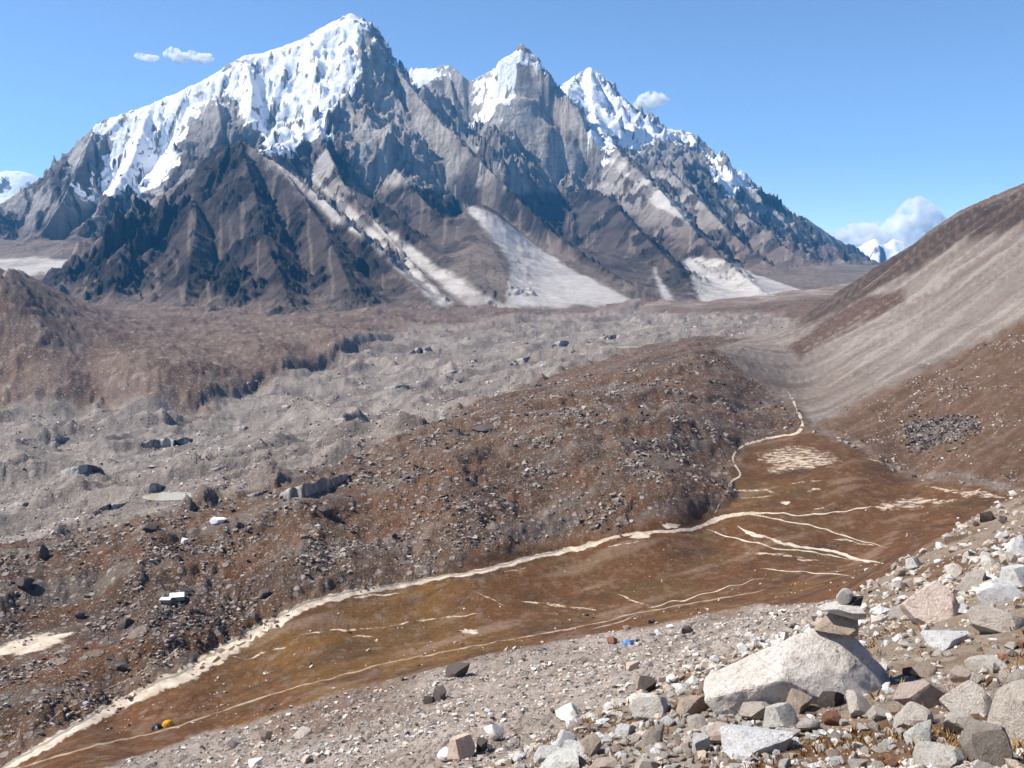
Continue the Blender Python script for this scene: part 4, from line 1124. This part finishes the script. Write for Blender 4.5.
# rubble too small or too many to pick apart
def hull_rock(seed):
    g = np.random.default_rng(seed)
    V_, F_ = ICO[1]; V_ = V_.copy()
    for _ in range(7):
        nrm = g.normal(size=3); nrm /= np.linalg.norm(nrm); s = V_@nrm-g.uniform(.35, .8); V_ -= np.where(s > 0, s, 0)[:, None]*nrm
    return V_
def hull12(seed):
    g = np.random.default_rng(seed)
    V_ = np.array([(x, y, z) for x in (-1, 1) for y in (-1, 1) for z in (-1, 1)], float)*.75 + g.normal(size=(8, 3))*.22
    F_ = np.array([(0, 1, 3), (0, 3, 2), (4, 6, 7), (4, 7, 5), (0, 4, 5), (0, 5, 1), (2, 3, 7), (2, 7, 6), (0, 2, 6), (0, 6, 4), (1, 5, 7), (1, 7, 3)])
    return V_, F_
def rubble(name, X, Y, size, tone, hi_poly=False, seed=1, sink=.3):
    g = np.random.default_rng(seed); N = len(X)
    Zg = valley.height(X, Y)
    protos = [(hull_rock(seed*50+i), ICO[1][1]) for i in range(10)] if hi_poly else [hull12(seed*50+i) for i in range(12)]
    nv = len(protos[0][0]); idx = g.integers(len(protos), size=N)
    PV = np.stack([p[0] for p in protos])[idx]
    sc = size[:, None]*.5*np.stack([g.uniform(.8, 1.35, N), g.uniform(.8, 1.35, N), g.uniform(.5, .95, N)], 1)
    th = g.uniform(0, 2*np.pi, N); ct, s_ = np.cos(th), np.sin(th)
    PV = PV*sc[:, None, :]
    tx = g.normal(0, .3, N); PV[..., 2] += PV[..., 0]*tx[:, None]
    x = PV[..., 0]*ct[:, None]-PV[..., 1]*s_[:, None]; y = PV[..., 0]*s_[:, None]+PV[..., 1]*ct[:, None]
    W = np.stack([x+X[:, None], y+Y[:, None], PV[..., 2]+(Zg+sc[:, 2]*(1-2*sink))[:, None]], -1)
    Fq = (protos[0][1][None]+(np.arange(N)*nv)[:, None, None]).reshape(-1, 3)
    m = mesh_np(name, W.reshape(-1, 3), Fq, False)
    col_attr(m, 'tone', np.repeat(tone, nv, 0))
    return tag(add(name, m, M_gstuff), kind='stuff')
def tones(N, names, probs, seed):
    g = np.random.default_rng(seed)
    t_ = np.stack([TONE[k] for k in names])[g.choice(len(names), N, p=probs)]
    return np.clip(t_*(1+.15*g.normal(size=(N, 1))), .02, .7)
zf = {'gl': z_gl, 'mo': z_mo, 'gs': z_gs, 'rh': z_rh, 'fg': z_fg, 'me': z_me, 'lb': z_lb, 'brown': brown*z_rh}
FZ = {k: Field(US, YS, v.astype(np.float32)) for k, v in zf.items()}
def sample(N, y0, y1, zonekey, seed, clump=None, thr=.5, ulim=.62, floor=.035):
    """points spread so that they show evenly, denser where the clump noise is high"""
    g = np.random.default_rng(seed); xs, ys = [], []
    tot = 0
    while tot < N:
        q = 1/g.uniform(1/y1, 1/y0, N*2); u = g.uniform(-ulim, ulim, N*2); x = u*q
        keep = FZ[zonekey].height(x, q) > g.random(N*2)
        if clump:
            c_ = fbm(x/clump+seed, q/clump/1.5, 3)*.5+.5
            c2_ = fbm(x/clump*3.1+seed, q/clump/.6, 2)*.5+.5
            keep &= (sstep(thr-.06, thr+.12, c_*.7+c2_*.3)+floor) > g.random(N*2)
        xs.append(x[keep]); ys.append(q[keep]); tot += keep.sum()
    return np.concatenate(xs)[:N], np.concatenate(ys)[:N]
g9 = np.random.default_rng(77)
def psize(N, a, b, e): return a*(b/a)**(g9.random(N)**e)
N = 20000; X, Y = sample(N, 180, 820, 'mo', 3, 24, .54); rubble('moraine_rubble', X, Y, psize(N, .25, 1.9, 3.0)*np.clip(Y/400, .6, 1.5), tones(N, ['grey', 'dark', 'pale', 'brown'], [.32, .24, .16, .28], 4)*.68, seed=2)
N = 14000; X, Y = sample(N, 330, 1900, 'gl', 5, 60, .45); rubble('glacier_rubble', X, Y, psize(N, .5, 2.0, 3.0)*np.clip(Y/700, .7, 2), tones(N, ['grey', 'dark', 'pale', 'white'], [.5, .14, .26, .10], 6), seed=3)
N = 16000; X, Y = sample(N, 100, 300, 'gs', 7, 14, .42); rubble('gravel', X, Y, psize(N, .15, .9, 2.6)*np.clip(Y/170, .7, 1.4), tones(N, ['pale', 'grey', 'brown', 'white', 'dark'], [.36, .26, .18, .12, .08], 8), seed=4)
N = 5000; X, Y = sample(N, 420, 1000, 'brown', 9, 40, .52); rubble('hillside_rubble', X, Y, psize(N, .3, 1.4, 2.4)*np.clip(Y/600, .8, 1.8), tones(N, ['grey', 'dark', 'pale', 'brown'], [.4, .25, .2, .15], 10), seed=5)
N = 500; X, Y = sample(N, 210, 600, 'me', 11, 20, .6); rubble('meadow_stones', X, Y, psize(N, .25, .9, 2.), tones(N, ['pale', 'brown', 'dark'], [.5, .2, .3], 12), seed=6)
N = 6500; X, Y = sample(N, 20, 56, 'fg', 17, 3, .40, floor=.3); rubble('scree', X, Y, psize(N, .07, .5, 2.2), tones(N, ['pale', 'white', 'grey', 'brown', 'dark'], [.36, .16, .22, .2, .06], 15), True, seed=9)
strip_px = np.array([(905, 428), (940, 419), (975, 419), (978, 428), (945, 440), (918, 450)], float)
pts_ = []
while len(pts_) < 700:
    q = g9.uniform((900, 415), (980, 455))
    if poly_sd(strip_px, q[:1], q[1:])[0] > -abs(g9.normal())*7: pts_.append(valley.hit(q[0], q[1], 300)[:2])
pts_ = np.array(pts_); rubble('boulder_field', pts_[:, 0], pts_[:, 1], psize(700, .7, 2.4, 1.8), tones(700, ['grey', 'dark'], [.5, .5], 18)*.55, seed=11)
N = 10500; X, Y = sample(N, 7, 30, 'fg', 13, 2.2, .45, floor=.3); rubble('pebbles', X, Y, psize(N, .03, .28, 2.)*np.clip(Y/16, .6, 1.5), tones(N, ['pale', 'white', 'grey', 'brown', 'red'], [.38, .28, .16, .14, .04], 14), True, seed=7)
# ------------------------------------------------------------------ far snow peaks seen through the gaps
def far_peak(name, pts, u0, u1, y0, y1, slope, seed):
    P3 = [at(*p) for p in pts]
    us = np.linspace(u0, u1, 90); ys = np.linspace(y0, y1, 70)
    Ug, Yg = np.meshgrid(us, ys); X = (Ug*Yg).astype(np.float32); Yv = Yg.astype(np.float32)
    H = np.full(X.shape, -500., np.float32); dd = np.zeros(X.shape, np.float32)
    for a, b in zip(P3[:-1], P3[1:]):
        ex, ey = b[0]-a[0], b[1]-a[1]
        t = np.clip(((X-a[0])*ex+(Yv-a[1])*ey)/(ex*ex+ey*ey), 0, 1); d = np.hypot(X-a[0]-t*ex, Yv-a[1]-t*ey)
        h = a[2]+(b[2]-a[2])*t-d*slope
        dd = np.where(h > H, d, dd); H = np.maximum(H, h)
    H = H+(ridged(X/700+seed, Yv/700, 4)-.4)*260*sstep(0, 300, dd)+fbm(X/150, Yv/150, 3)*25
    nn = grid_normals(X, Yv, H)
    sp = np.clip(sstep(.35, .75, nn[..., 2]+.35*fbm(X/400, H/300, 3)), 0, 1)
    Cc = np.zeros(X.shape+(3,), np.float32); Cc[:] = srgb(112, 106, 106)
    m = mesh_np(name, np.stack([X, Yv, H], -1).reshape(-1, 3), grid_quads(*X.shape))
    col_attr(m, 'albedo', Cc.reshape(-1, 3)); col_attr(m, 'cover', np.stack([sp, sp*0+1, sp*0], -1).reshape(-1, 3))
    return tag(add(name, m, M_mount), kind='structure')
far_peak('distant_snow_peak', [(-160, 200, 10500), (-90, 178, 10500), (-30, 184, 10500), (5, 170, 10500), (22, 170, 10500), (40, 177, 10500), (75, 215, 10500)], -.72, -.36, 9300, 11500, .8, 3)
far_peak('distant_snow_peak', [(835, 275, 11500), (855, 262, 11500), (866, 242, 11500), (875, 238, 11500), (882, 246, 11500), (893, 239, 11500), (903, 242, 11500), (925, 268, 11500), (960, 280, 11500)], .27, .5, 10300, 12600, .8, 8)

# ------------------------------------------------------------------ ice cliff at the glacier's edge
def ice_mat():
    t = NT('dirty_ice', .55, .4); p = t.obj()
    n1 = t.noise(t.mapping(p, (1, 1, .4)), .22, 8, .72, .8); n2 = t.noise(p, .25, 5, .6)
    c = t.mix(t.rng(n1, .42, .62, 0, 1), tuple(srgb(176, 172, 168)), tuple(srgb(80, 74, 70)))
    c = t.mix(t.rng(n2, .45, .7, 0, .8), c, tuple(srgb(130, 116, 104)))
    t.col(c); t.bump(n1, .8, 1.5)
    return t.m
M_ice = ice_mat()
def ice_cliff(name, basepts, hpx, label):
    Q_, t_ = resample(basepts, 1.2)
    V_ = []
    for i, (px, py) in enumerate(Q_[:, :2]):
        f = math.sin(math.pi*min(1, max(0, i/(len(Q_)-1))))**.5
        g = valley.hit(px, py, 90); k = g[1]/F; h = hpx*k*(.25+.75*f)*(1+.35*float(pn(np.array([i/11.]), np.array([.3]))[0]))
        dd = 1.1*float(pn(np.array([i/8.]), np.array([5.3]))[0])*k*4
        zt = float(valley.height(g[0], g[1]+6*k))
        for yy, zz in ((0, -1.5*k), (.6*k+dd, h*.35), (1.2*k+dd*1.3, h*.7), (2.2*k+dd*.6, h), (7*k, h*.86), (16*k, h*.3), (26*k, -2*k)):
            V_.append((g[0], g[1]+yy, g[2]+zz))
    o = add(name, mesh_np(name, V_, grid_quads(len(Q_), 7)), M_ice)
    return tag(o, kind='structure')
ice_cliff('ice_cliff', [(279, 498), (290, 499), (302, 498), (315, 494), (330, 489), (348, 479)], 13, '')
ice_cliff('ice_cliff', [(60, 474), (72, 476), (84, 473), (95, 470)], 8, '')
ice_cliff('ice_cliff', [(140, 446), (160, 448), (178, 446), (190, 442)], 8, '')
ice_cliff('ice_cliff', [(140, 492), (150, 494), (160, 490)], 9, '')

gi = np.random.default_rng(12)
for px, py in ((60, 440), (240, 430), (285, 408), (215, 470), (340, 420), (395, 388), (455, 372), (520, 362), (560, 345), (610, 338), (420, 352), (20, 505), (110, 508), (255, 495)):
    L_ = gi.uniform(12, 24); s_ = gi.uniform(-.35, .05)
    ice_cliff('ice_cliff', [(px-L_/2, py-s_*L_/2), (px-L_/5, py+gi.uniform(.5, 1.5)), (px+L_/5, py+gi.uniform(.5, 1.5)), (px+L_/2, py+s_*L_/2)], gi.uniform(2.5, 5), '')

# ------------------------------------------------------------------ camp: tents and stone huts
def plain(name, c, rough=.8, var=.25, sc=3.0):
    t = NT(name, rough, .3); p = t.obj()
    t.col(t.mix(t.rng(t.noise(p, sc, 5, .6), .35, .7, 0, 1), c, tuple(x*(1-var) for x in c))); t.bump(t.noise(p, sc*2, 4), .3, .05)
    return t.m
M_yel = plain('yellow_nylon', tuple(srgb(226, 170, 40)), .6)
M_blk = plain('dark_nylon', tuple(srgb(44, 44, 52)), .6)
M_blu = plain('blue_nylon', tuple(srgb(96, 140, 200)), .6)
M_whi = plain('pale_nylon', tuple(srgb(200, 206, 212)), .6)
M_tarp = plain('white_roof_sheet', tuple(srgb(225, 224, 222)), .6, .12, 1.0)
M_drk = plain('dark_roof_sheet', tuple(srgb(58, 54, 54)), .8)
M_wall = granite('drystone', True, 2.0)
def empty_at(name, px, py, rz=0, ymin=90):
    g = valley.hit(px, py, ymin)
    o = bpy.data.objects.new(name, None); scene.collection.objects.link(o)
    o.location = (g[0], g[1], float(valley.height(g[0], g[1]))-.03); o.rotation_euler = (0, 0, rz)
    return o
def dome_tent(px, py, rz, L, W, H, mat, mat2, label):
    r = empty_at('tent', px, py, rz); tag(r, label, 'tent')
    nu, nv = 20, 8; V_ = []
    for j in range(nv+1):
        e = j/nv*math.pi/2
        for i in range(nu):
            a = 2*math.pi*i/nu; pin = 1-.14*abs(math.sin(2*a))*math.cos(e)
            V_.append((L/2*math.cos(a)*math.cos(e)**.75*pin, W/2*math.sin(a)*math.cos(e)**.75*pin, H*math.sin(e)))
    F_ = [(j*nu+i, j*nu+(i+1) % nu, (j+1)*nu+(i+1) % nu, (j+1)*nu+i) for j in range(nv) for i in range(nu)]
    add('flysheet', mesh_np('flysheet', V_, np.array(F_)), mat, r)
    # door panel, proud of the sheet
    P_ = []
    for j in range(6):
        e = .05+j/5*.9
        for a in (-.42, 0, .42):
            aa = -math.pi/2+a*(1-j*.13)
            P_.append((L/2*math.cos(aa)*math.cos(e)**.75*1.03, W/2*math.sin(aa)*math.cos(e)**.75*1.04, H*math.sin(e)*1.01))
    add('door', mesh_np('door', P_, grid_quads(6, 3)), mat2, r)
    for s in (-1, 1):                        # poles
        Pp = []
        for k in range(13):
            q = -1+2*k/12; e = math.pi/2*(1-abs(q)); cc = math.cos(e)**.75
            bx, by = q/abs(q or 1)*L*.37*cc, q/abs(q or 1)*W*.37*cc*s
            for a in range(4): Pp.append((bx+.02*math.cos(a*1.57), by+.02*math.sin(a*1.57), H*math.sin(e)+.03))
        Fp = [(k*4+a, k*4+(a+1) % 4, (k+1)*4+(a+1) % 4, (k+1)*4+a) for k in range(12) for a in range(4)]
        add('pole', mesh_np('pole', Pp, np.array(Fp)), M_blk, r)
    return r
dome_tent(168, 726, .4, 2.6, 2.0, 1.35, M_yel, M_yel, 'yellow dome tent beside the trail at lower left')
dome_tent(157, 729, .2, 2.4, 1.9, 1.2, M_blk, M_whi, 'dark dome tent next to the yellow tent')
dome_tent(628, 646, .15, 3.0, 2.2, 1.5, M_blu, M_whi, 'blue and white dome tent on the pale gravel')
def stone_wall_block(root, x0, x1, y0, y1, h, seed):
    """drystone walls: the stones one by one"""
    g = np.random.default_rng(seed)
    for (ax, ay), (bx, by) in (((x0, y0), (x1, y0)), ((x1, y0), (x1, y1)), ((x1, y1), (x0, y1)), ((x0, y1), (x0, y0))):
        L = math.hypot(bx-ax, by-ay); nrow = max(2, int(h/.42))
        for rw in range(nrow):
            q = 0
            while q < L-.05:
                w = min(g.uniform(.5, .9), L-q+.1)
                o = bpy.data.objects.new('stone', ROCKS[8+int(g.integers(8))]); scene.collection.objects.link(o); o.parent = root
                t = (q+w/2)/L; q += w*.92
                o.location = (ax+(bx-ax)*t, ay+(by-ay)*t, (rw+.5)*h/nrow)
                o.scale = (w*.54, .27, h/nrow*.6); o.rotation_euler = (g.normal()*.08, g.normal()*.08, math.atan2(by-ay, bx-ax)+g.normal()*.1)
                o.color = (*(TONE['grey']*g.uniform(.6, 1.1)), 1)
def hut(px, py, rz, L, W, h, roofmat, label):
    r = empty_at('stone_hut', px, py, rz); tag(r, label, 'hut', 'stone huts on the moraine')
    stone_wall_block(r, -L/2, L/2, -W/2, W/2, h, int(px*7))
    nx, ny = 9, 6; V_ = []
    for j in range(ny):
        for i in range(nx):
            x = -L/2-.25+(L+.5)*i/(nx-1); y = -W/2-.25+(W+.5)*j/(ny-1)
            V_.append((x, y, h+.10+.14*(1-abs(y)/(W/2))+.05*float(pn(np.array([x*1.3+px]), np.array([y*1.3]))[0])))
    top = np.array(V_); bot_ = top-np.array((0, 0, .07)); n0 = nx*ny
    q = grid_quads(ny, nx); F_ = np.concatenate([q, q[:, ::-1]+n0])
    rim = [i for i in range(nx)]+[nx*(j+1)-1 for j in range(1, ny)]+[nx*ny-1-i for i in range(1, nx)]+[nx*(ny-1-j) for j in range(1, ny-1)]
    F_ = np.concatenate([F_, [(rim[k], rim[k-1], rim[k-1]+n0, rim[k]+n0) for k in range(len(rim))]])
    rf = add('roof', mesh_np('roof', np.concatenate([top, bot_]), F_, False), roofmat, r)
    return r
hut(166, 602, .05, 2.6, 2.4, 1.0, M_tarp, 'lowest stone hut with small white roof, leftmost of three')
hut(177, 599, .3, 3.6, 4.2, 1.2, M_tarp, 'stone hut with broad white roof, middle of three')
hut(186, 594, .45, 3.2, 2.8, 1.3, M_drk, 'stone hut with dark roof, rightmost of three')
en = empty_at('stone_enclosure', 203, 618); tag(en, 'ruined drystone enclosure of dark stones below the huts', 'enclosure')
ge = np.random.default_rng(4)
for i in range(34):
    a = 2*math.pi*i/34
    for rw in range(2):
        o = bpy.data.objects.new('stone', ROCKS[8+int(ge.integers(8))]); scene.collection.objects.link(o); o.parent = en
        x, y = 4.0*math.cos(a)+ge.normal()*.12, 2.6*math.sin(a)+ge.normal()*.12
        zg = float(valley.height(en.location.x+x, en.location.y+y))-en.location.z
        o.location = (x, y, zg+.25+rw*.45); o.scale = ge.uniform(.3, .5), ge.uniform(.25, .4), ge.uniform(.22, .34); o.rotation_euler = (0, 0, a+ge.normal()*.4)
        o.color = (*(TONE['dark']*ge.uniform(.8, 1.8)), 1)

# ------------------------------------------------------------------ dry grass of the foreground
def grass():
    g = np.random.default_rng(8)
    Xs, Ys = [], []
    x, y = sample(2600, 7, 36, 'fg', 31, 1.3, .52)
    N_ = len(x); nb = 7
    X = np.repeat(x, nb)+g.normal(0, .05, N_*nb); Y = np.repeat(y, nb)+g.normal(0, .05, N_*nb)
    Zg = valley.height(X, Y)-.01; n_ = len(X)
    h = g.uniform(.04, .12, n_); w = g.uniform(.006, .013, n_)*np.clip(Y/14, .8, 1.8); th = g.uniform(0, 2*np.pi, n_); ln = g.uniform(.2, .9, n_)*h; lt = g.uniform(0, 2*np.pi, n_)
    cx, cy = np.cos(th)*w, np.sin(th)*w
    V_ = np.stack([np.stack([X-cx, Y-cy, Zg], -1), np.stack([X+cx, Y+cy, Zg], -1),
                   np.stack([X+cx*.6+np.cos(lt)*ln*.4, Y+cy*.6+np.sin(lt)*ln*.4, Zg+h*.6], -1), np.stack([X+np.cos(lt)*ln, Y+np.sin(lt)*ln, Zg+h], -1)], 1)
    F_ = (np.array([(0, 1, 2), (0, 2, 3)])[None]+(np.arange(n_)*4)[:, None, None]).reshape(-1, 3)
    m = mesh_np('dry_grass', V_.reshape(-1, 3), F_, False)
    pal = np.stack([srgb(150, 112, 62), srgb(120, 78, 44), srgb(96, 66, 44), srgb(168, 140, 84)])
    col_attr(m, 'tone', np.repeat(pal[g.integers(4, size=N_).repeat(nb)], 4, 0))
    t = NT('straw', .9, .1); t.col(t.attr('tone').outputs['Color'])
    return tag(add('dry_grass', m, t.m), kind='stuff')
grass()

# ------------------------------------------------------------------ clouds
def cloud_mat(name, scale, dens):
    m = bpy.data.materials.new(name); m.use_nodes = True; nt = m.node_tree; nt.nodes.clear()
    o = nt.nodes.new('ShaderNodeOutputMaterial'); v = nt.nodes.new('ShaderNodeVolumePrincipled')
    v.inputs['Color'].default_value = (1, 1, 1, 1); v.inputs['Anisotropy'].default_value = 0.25
    tc = nt.nodes.new('ShaderNodeTexCoord'); n_ = nt.nodes.new('ShaderNodeTexNoise')
    n_.inputs['Scale'].default_value = scale; n_.inputs['Detail'].default_value = 5; n_.inputs['Roughness'].default_value = .62
    nt.links.new(tc.outputs['Object'], n_.inputs['Vector'])
    r = nt.nodes.new('ShaderNodeMapRange')
    for i, q in ((1, .46), (2, .60), (3, 0), (4, dens)): r.inputs[i].default_value = q
    nt.links.new(n_.outputs['Fac'], r.inputs[0]); nt.links.new(r.outputs[0], v.inputs['Density']); nt.links.new(v.outputs[0], o.inputs['Volume'])
    return m
def cloud(lobes, Y, label, dens=.02, nscale=.004, amp=.5):
    """lobes: seen centre and half-sizes; joined into one lumpy closed body"""
    c0 = at(np.mean([l[0] for l in lobes]), np.mean([l[1] for l in lobes]), Y)
    k = Y/F
    mb = bpy.data.metaballs.new('cloud'); mb.resolution = 2.2*k; mb.render_resolution = 2.2*k; mb.threshold = .3
    for px, py, rx, ry in lobes:
        c = at(px, py, Y)-c0
        e = mb.elements.new(); e.type = 'ELLIPSOID'; e.co = c; e.radius = 1.6*k
        e.size_x, e.size_y, e.size_z = rx, (rx+ry)*.6, ry
    o = bpy.data.objects.new('cloud_blank', mb); scene.collection.objects.link(o)
    bpy.context.view_layer.update()
    dg = bpy.context.evaluated_depsgraph_get()
    m = bpy.data.meshes.new_from_object(o.evaluated_get(dg)); bpy.data.objects.remove(o)
    co = np.zeros(len(m.vertices)*3, np.float32); m.vertices.foreach_get('co', co); co = co.reshape(-1, 3)
    nr = np.array([v.normal[:] for v in m.vertices])
    sz = min(min(l[3] for l in lobes), 9)*k
    bl = (1-np.abs(n3(co/sz, .55, 3.))*2.6) + .5*(1-np.abs(n3(co/sz, 1.3, 7.))*2.6) + .25*n3(co/sz, 3, 1.)
    co = co + nr*((bl-.9)*sz*amp)[:, None]
    m.vertices.foreach_set('co', co.astype(np.float32).ravel()); m.update()
    m.materials.clear(); m.materials.append(cloud_mat('cloud_vapour', nscale, dens))
    ob = add('cloud', m); ob.location = c0
    tag(ob, label, 'cloud')
    return ob
scene.cycles.volume_step_rate = .35
scene.cycles.volume_max_steps = 256
YC = 15000
cloud([(141, 56, 6, 3), (148, 58, 8, 3), (155, 58, 5, 2)], YC, 'smallest and leftmost wisp of cloud left of the summit', .034, .012)
cloud([(168, 54, 5, 3), (174, 52, 6, 5), (180, 58, 8, 5), (185, 56, 6, 3)], YC, 'middle one of three little clouds left of the summit', .034, .012)
cloud([(193, 54, 5, 3.5), (199, 58, 8, 4.5), (207, 58, 7, 4)], YC, 'small white cloud nearest the summit of three in a row', .034, .012)
cloud([(640, 104, 7, 4), (648, 99, 9, 6), (656, 98, 8, 6), (663, 101, 6, 4), (650, 105, 9, 4)], YC, 'single white cloud touching the snow ridge right of the towers', .034, .012)
cloud([(842, 236, 14, 6), (858, 232, 14, 8), (875, 235, 18, 10), (890, 236, 18, 14), (905, 222, 15, 13), (916, 210, 14, 12), (926, 216, 13, 12), (935, 224, 12, 10), (905, 245, 40, 14), (868, 244, 26, 9)], 16000,
      'big white cumulus cloud behind the right hillside', .02, .006)
# ------------------------------------------------------------------ air
def box_mesh(name, lo, hi):
    V = [(x, y, z) for x in (lo[0], hi[0]) for y in (lo[1], hi[1]) for z in (lo[2], hi[2])]
    m = bpy.data.meshes.new(name)
    m.from_pydata(V, [], [(0, 1, 3, 2), (4, 6, 7, 5), (0, 4, 5, 1), (2, 3, 7, 6), (0, 2, 6, 4), (1, 5, 7, 3)])
    return m
hm = bpy.data.materials.new('thin_air'); hm.use_nodes = True
hn = hm.node_tree; hn.nodes.clear()
ho = hn.nodes.new('ShaderNodeOutputMaterial'); hv = hn.nodes.new('ShaderNodeVolumePrincipled')
hv.inputs['Color'].default_value = (.09, .48, 1, 1)
hv.inputs['Density'].default_value = 3.3e-5
hv.inputs['Anisotropy'].default_value = .1
hn.links.new(hv.outputs[0], ho.inputs['Volume'])
hz = add('haze', box_mesh('haze', (-12000, -300, -180), (13000, 13600, 1720)), hm)
tag(hz, kind='stuff')
